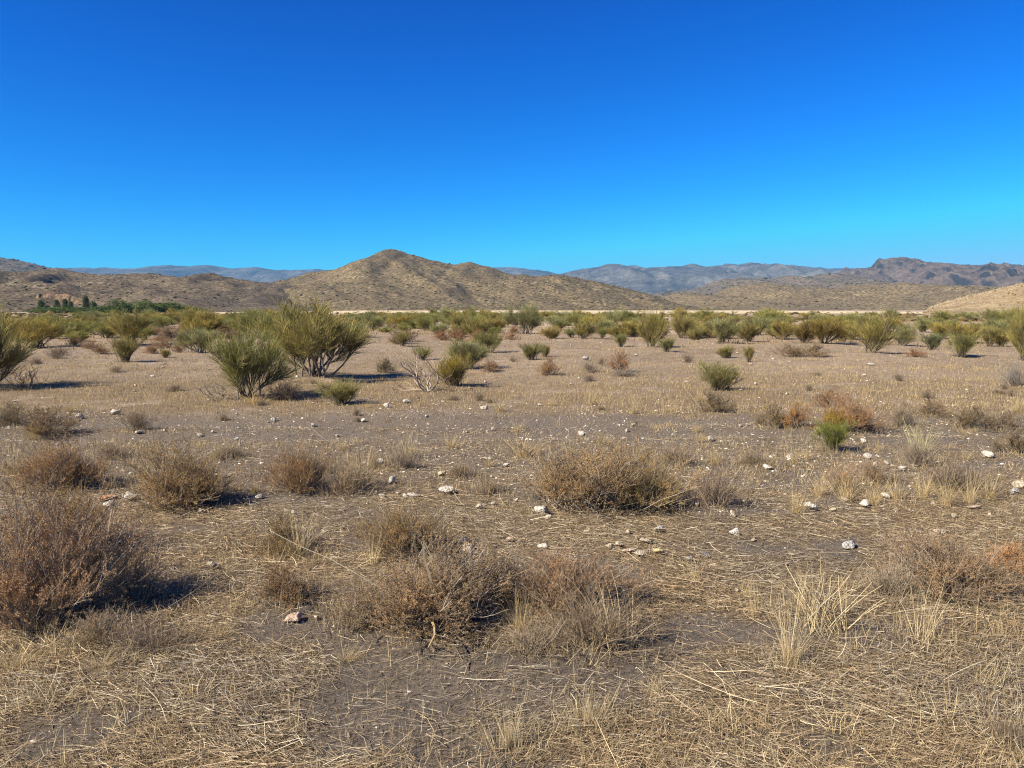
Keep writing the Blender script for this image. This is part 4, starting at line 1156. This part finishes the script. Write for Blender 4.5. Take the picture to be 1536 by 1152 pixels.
# ------------------------------------------------------------------ gravel (uncountable)
def gravel():
    r = np.random.default_rng(401)
    n = 60000
    d = np.exp(r.uniform(math.log(2.0), math.log(60), n))
    x, y = r.uniform(-1, 1, n) * (0.72 * d + 0.9), d
    c = cover(x, y)
    p = np.where(y < 6.3, 0.2, np.where(y < 12, 0.8, 0.9)) * (1 - 0.75 * c) * np.clip(0.3 + 1.6 * (fbm(x / 2.0, y / 2.0, 3, 44) - 0.25), 0.1, 1)
    k = r.random(n) < p
    x, y = x[k], y[k]; n = len(x)
    s = 0.002 + 0.009 * r.random(n) ** 4 + 0.0009 * y * r.random(n) ** 2
    o = np.array([[1, 0, 0], [0, 1, 0], [-1, 0, 0], [0, -1, 0], [0, 0, 1], [0, 0, -1]], float)
    V = o[None] * r.uniform(0.55, 1.25, (n, 6, 3)) + r.normal(0, 0.22, (n, 6, 3))
    V[..., 2] *= 0.6
    V = V * s[:, None, None] + np.stack([x, y, H(x, y) + s * 0.15], -1)[:, None, :]
    t = np.array([[0, 1, 4], [1, 2, 4], [2, 3, 4], [3, 0, 4], [1, 0, 5], [2, 1, 5], [3, 2, 5], [0, 3, 5]])
    Fc = ((np.arange(n) * 6)[:, None, None] + t[None]).reshape(-1, 3)
    obj('gravel', mesh('gravel', V.reshape(-1, 3), Fc, M['gravel']), kind='stuff')
gravel()

# ------------------------------------------------------------------ straw litter and short dry grass (uncountable)
def litter():
    r = np.random.default_rng(501)
    def spots(n, d0, d1, pw):
        d = np.sqrt(r.uniform(d0 ** 2, d1 ** 2, n)) if pw else np.exp(r.uniform(math.log(d0), math.log(d1), n))
        return r.uniform(-1, 1, n) * (0.72 * d + 0.9), d        # reaches a step beyond the view on both sides
    # lying stalks: many straight, some bent, lying in loose swathes
    def stalks(count, K, lmin, lmax, pw, wmin, wmax):
        x, y = spots(count, 1.9, 10.5, False)
        k = r.random(len(x)) < 0.10 + 0.90 * cover(x, y)
        x, y = x[k], y[k]; n = len(x)
        L_ = lmin + (lmax - lmin) * r.random(n) ** pw
        az = 2.6 * (fbm(x / 1.1, y / 1.1, 2, 540) - 0.5) + r.normal(0.0, 0.62, n) + math.pi * (r.random(n) < 0.5)
        P = np.zeros((n, K, 3))
        p = np.stack([x, y, np.zeros(n)], -1)
        cur = r.normal(0, 0.2, n)
        lift = np.abs(r.normal(0, 0.014, n)) + 0.002
        rise = np.abs(r.normal(0, 0.22, n)) * (r.random(n) < 0.4)
        for k_ in range(K):
            P[:, k_] = p
            P[:, k_, 2] = H(p[:, 0], p[:, 1]) + lift + rise * L_ * k_ / (K - 1)
            az = az + cur
            p = p + np.stack([np.cos(az), np.sin(az), 0 * az], -1) * (L_ / (K - 1))[:, None]
        T = norm(P[:, -1] - P[:, 0])
        side = norm(np.cross(T, np.array([0, 0, 1.0])) + np.array([0, 0, 1.0]) * r.normal(0, 0.6, n)[:, None])
        w = r.uniform(wmin, wmax, n) * (1 + 0.10 * y)
        mixn = fbm(x / 0.8, y / 0.6, 3, 530) + r.normal(0, 0.08, n)
        for lo, hi, tint in ((-1, 0.45, (0.88, 0.88, 0.90)), (0.45, 0.60, (1.12, 1.10, 1.04)), (0.60, 2, (1.08, 0.98, 0.82))):
            k = (mixn >= lo) & (mixn < hi)
            o = obj('straw_litter', mesh('straw_litter', *ribbons(P[k], w[k], side[k], [0.9, 0.6] if K == 2 else [0.9, 1, 0.9, 0.5]), M['litter']), kind='stuff')
            o.color = (*tint, 1)
    stalks(255000, 2, 0.015, 0.10, 1.8, 0.0008, 0.0018)
    stalks(26000, 4, 0.05, 0.24, 2.2, 0.0011, 0.0021)
    stalks(600, 4, 0.2, 0.45, 1.2, 0.0014, 0.0024)
    # small broken chaff
    x, y = spots(165000, 1.9, 12, False)
    k = r.random(len(x)) < 0.10 + 0.9 * cover(x, y)
    x, y = x[k], y[k]; n = len(x)
    c = np.stack([x, y, H(x, y) + 0.002 + np.abs(r.normal(0, 0.006, n))], -1)
    dd = norm(np.stack([r.normal(size=n), r.normal(size=n) * 0.8, r.normal(0, 0.35, n)], -1))
    V, Q = leaves3(c, dd, perp(dd, r), r.uniform(0.008, 0.045, n) * (1 + 0.05 * y), r.uniform(0.002, 0.0045, n) * (1 + 0.09 * y))
    obj('chaff', mesh('chaff', V, Q, M['chaff']), kind='stuff')
    # short standing stubble, near and beyond the track
    def stand(n, d0, d1, pw, h0, h1, w, seed, dens, mat, name, tint):
        x, y = spots(n, d0, d1, pw)
        k = r.random(len(x)) < dens(x, y)
        x, y = x[k], y[k]; m = len(x)
        p = np.stack([x, y, H(x, y) - 0.004], -1)
        dd = norm(r.normal(size=p.shape) * 0.33 + np.array([0, 0, 1.0]))
        s = perp(dd, r) * (w * r.uniform(0.6, 1.3, m) * (1 + 0.05 * y))[:, None]
        l = (r.uniform(h0, h1, m) * (0.4 + r.random(m)))[:, None]
        V = np.stack([p - s, p + s, p + dd * l], 1).reshape(-1, 3)
        o = obj(name, mesh(name, V, np.arange(len(V)).reshape(-1, 3), M[mat]), kind='stuff')
        o.color = (*tint, 1)
    patch = lambda x, y: sstep(0.45, 0.65, fbm(x / 1.3, y / 1.3, 3, 512))
    stand(100000, 2.0, 10.8, False, 0.025, 0.12, 0.0010, 1, lambda x, y: (1 - 0.9 * rut(x, y)) * 0.05 + 0.6 * patch(x, y) * (0.3 + 0.7 * cover(x, y)), 'straw', 'stubble', (0.85, 0.8, 0.7))
    stand(130000, 11.0, 21, True, 0.025, 0.09, 0.0016, 2, lambda x, y: (0.12 + 0.85 * cover(x, y)) * (1 - 0.9 * rut(x, y)), 'straw', 'short_grass', (0.85, 0.76, 0.6))
    stand(110000, 19, 75, False, 0.03, 0.10, 0.002, 3, lambda x, y: 0.16 + 0.7 * cover(x, y), 'straw', 'short_grass', (0.85, 0.74, 0.6))
    # dry undergrowth between the far brooms
    clump = lambda x, y: 0.9 * sstep(0.48, 0.66, fbm(x / 5.0, y / 3.0, 3, 560)) * sstep(26, 44, y)
    stand(70000, 26, 120, False, 0.06, 0.20, 0.007, 4, clump, 'straw', 'dry_undergrowth', (0.62, 0.52, 0.36))
    stand(45000, 30, 120, False, 0.06, 0.24, 0.008, 5, lambda x, y: 0.9 * sstep(0.50, 0.66, fbm(x / 6.0 + 7, y / 3.5, 3, 563)) * sstep(30, 50, y), 'brown_leaf', 'dry_undergrowth', (0.8, 0.72, 0.6))
    # pale stone chips thick along the gravel hollow and the track
    m = 15000
    y = r.uniform(5.8, 13.5, m); x = r.uniform(-1, 1, m) * (0.72 * y + 0.9)
    k = r.random(m) < (0.25 + 0.75 * sstep(0.42, 0.6, fbm(x / 1.7, y / 1.2, 3, 577))) * np.where(y < 6.8, 0.4, 1)
    x, y = x[k], y[k]; m = len(x)
    s_ = 0.004 + 0.017 * r.random(m) ** 3
    oc = np.array([[1, 0, 0], [0, 1, 0], [-1, 0, 0], [0, -1, 0], [0, 0, 1], [0, 0, -1]], float)
    V = oc[None] * r.uniform(0.55, 1.25, (m, 6, 3)) + r.normal(0, 0.22, (m, 6, 3))
    V[..., 2] *= 0.6
    V = V * s_[:, None, None] + np.stack([x, y, H(x, y) + s_ * 0.2], -1)[:, None, :]
    t_ = np.array([[0, 1, 4], [1, 2, 4], [2, 3, 4], [3, 0, 4], [1, 0, 5], [2, 1, 5], [3, 2, 5], [0, 3, 5]])
    o = obj('stone_chips', mesh('stone_chips', V.reshape(-1, 3), ((np.arange(m) * 6)[:, None, None] + t_[None]).reshape(-1, 3), M['gravel']), kind='stuff')
    o.color = (1.75, 1.7, 1.65, 1)
    # coarse grit on the near soil
    x, y = spots(24000, 1.9, 7.5, False)
    k = r.random(len(x)) < 1 - 0.8 * cover(x, y)
    x, y = x[k], y[k]; m = len(x)
    s_ = 0.0012 + 0.0035 * r.random(m) ** 3
    V = np.array([[1, 0, 0], [-0.5, 0.87, 0], [-0.5, -0.87, 0], [0, 0, 0.9]])[None] * r.uniform(0.6, 1.4, (m, 4, 3)) + r.normal(0, 0.15, (m, 4, 3))
    V = V * s_[:, None, None] + np.stack([x, y, H(x, y)], -1)[:, None, :]
    t_ = np.array([[0, 1, 3], [1, 2, 3], [2, 0, 3]])
    o = obj('soil_grit', mesh('soil_grit', V.reshape(-1, 3), ((np.arange(m) * 4)[:, None, None] + t_[None]).reshape(-1, 3), M['gravel']), kind='stuff')
    o.color = (1.1, 1.05, 1.0, 1)
    # rooted little tufts: blades gathered round common feet, on the plain and round the feet of the near shrubs
    def tufts(cx, cy, per, rad, h0, h1, w, mat, tint, name):
        m = len(cx)
        i = np.repeat(np.arange(m), per)
        ex, ey = cx[i] + r.normal(0, 1, len(i)) * rad[i], cy[i] + r.normal(0, 1, len(i)) * rad[i]
        p = np.stack([ex, ey, H(ex, ey) - 0.004], -1)
        out = np.stack([ex - cx[i], ey - cy[i], 0 * ex], -1) / np.maximum(rad[i], 1e-3)[:, None]
        dd = norm(out * 0.3 + r.normal(size=p.shape) * 0.22 + np.array([0, 0, 1.0]))
        s_ = perp(dd, r) * (w * r.uniform(0.6, 1.3, len(i)) * (1 + 0.05 * ey))[:, None]
        l = (r.uniform(h0, h1, m)[i] * r.uniform(0.35, 1.0, len(i)))[:, None]
        V = np.stack([p - s_, p + s_, p + dd * l], 1).reshape(-1, 3)
        o = obj(name, mesh(name, V, np.arange(len(V)).reshape(-1, 3), M[mat]), kind='stuff')
        o.color = (*tint, 1)
    for cnt, mat, tint, hh in ((5200, 'straw', (0.9, 0.82, 0.66), 0.13), (3000, 'grey_twig', (0.9, 0.85, 0.75), 0.12), (1500, 'brown_leaf', (0.9, 0.85, 0.75), 0.14)):
        x, y = spots(int(cnt * 1.8), 6.5, 48, False)
        k = r.random(len(x)) < (0.25 + 0.75 * sstep(0.42, 0.62, fbm(x / 2.2, y / 2.2, 3, 570 + cnt))) * (1 - 0.93 * rut(x, y))
        x, y = x[k][:cnt], y[k][:cnt]
        tufts(x, y, 12, r.uniform(0.015, 0.07, len(x)) * (1 + 0.02 * y), 0.04, hh, 0.0016, mat, tint, 'sprig_grass')
    nearp = [(a, b, w_) for a, b, w_, l_ in HERO if b < 12]
    x = np.array([q[0] for q in nearp]); y = np.array([q[1] for q in nearp]); w_ = np.array([q[2] for q in nearp])
    for per, mat, tint, h1, wd in ((130, 'straw', (0.85, 0.8, 0.68), 0.22, 0.0013), (90, 'grey_twig', (0.95, 0.9, 0.8), 0.20, 0.0013)):
        k = np.repeat(np.arange(len(x)), 9)
        a = r.uniform(0, 6.28, len(k)); q = w_[k] * r.uniform(0.15, 0.62, len(k))
        tufts(x[k] + q * np.cos(a), y[k] + q * np.sin(a), per // 9, np.full(len(k), 0.045), 0.06, h1, wd, mat, tint, 'foot_grass')
litter()

# ------------------------------------------------------------------ haze of the far air
def haze():
    a, zb, zt = 9000.0, -3.0, 470.0
    V = np.array([[x, y, z] for z in (zb, zt) for y in (-a, a) for x in (-a, a)], float)
    Q = np.array([[0, 2, 3, 1], [4, 5, 7, 6], [0, 1, 5, 4], [2, 6, 7, 3], [0, 4, 6, 2], [1, 3, 7, 5]])
    m, t, n, L, out = new_mat('haze_air')
    v = n.new('ShaderNodeVolumePrincipled')
    v.inputs['Color'].default_value = (0.12, 0.55, 1.0, 1)
    v.inputs['Density'].default_value = 0.00006
    v.inputs['Density Attribute'].default_value = ''
    L.new(v.outputs[0], out.inputs['Volume'])
    m.cycles.homogeneous_volume = True
    obj('haze', mesh('haze', V, Q, m), kind='stuff', label='thin blue haze filling the air over the plain')
haze()
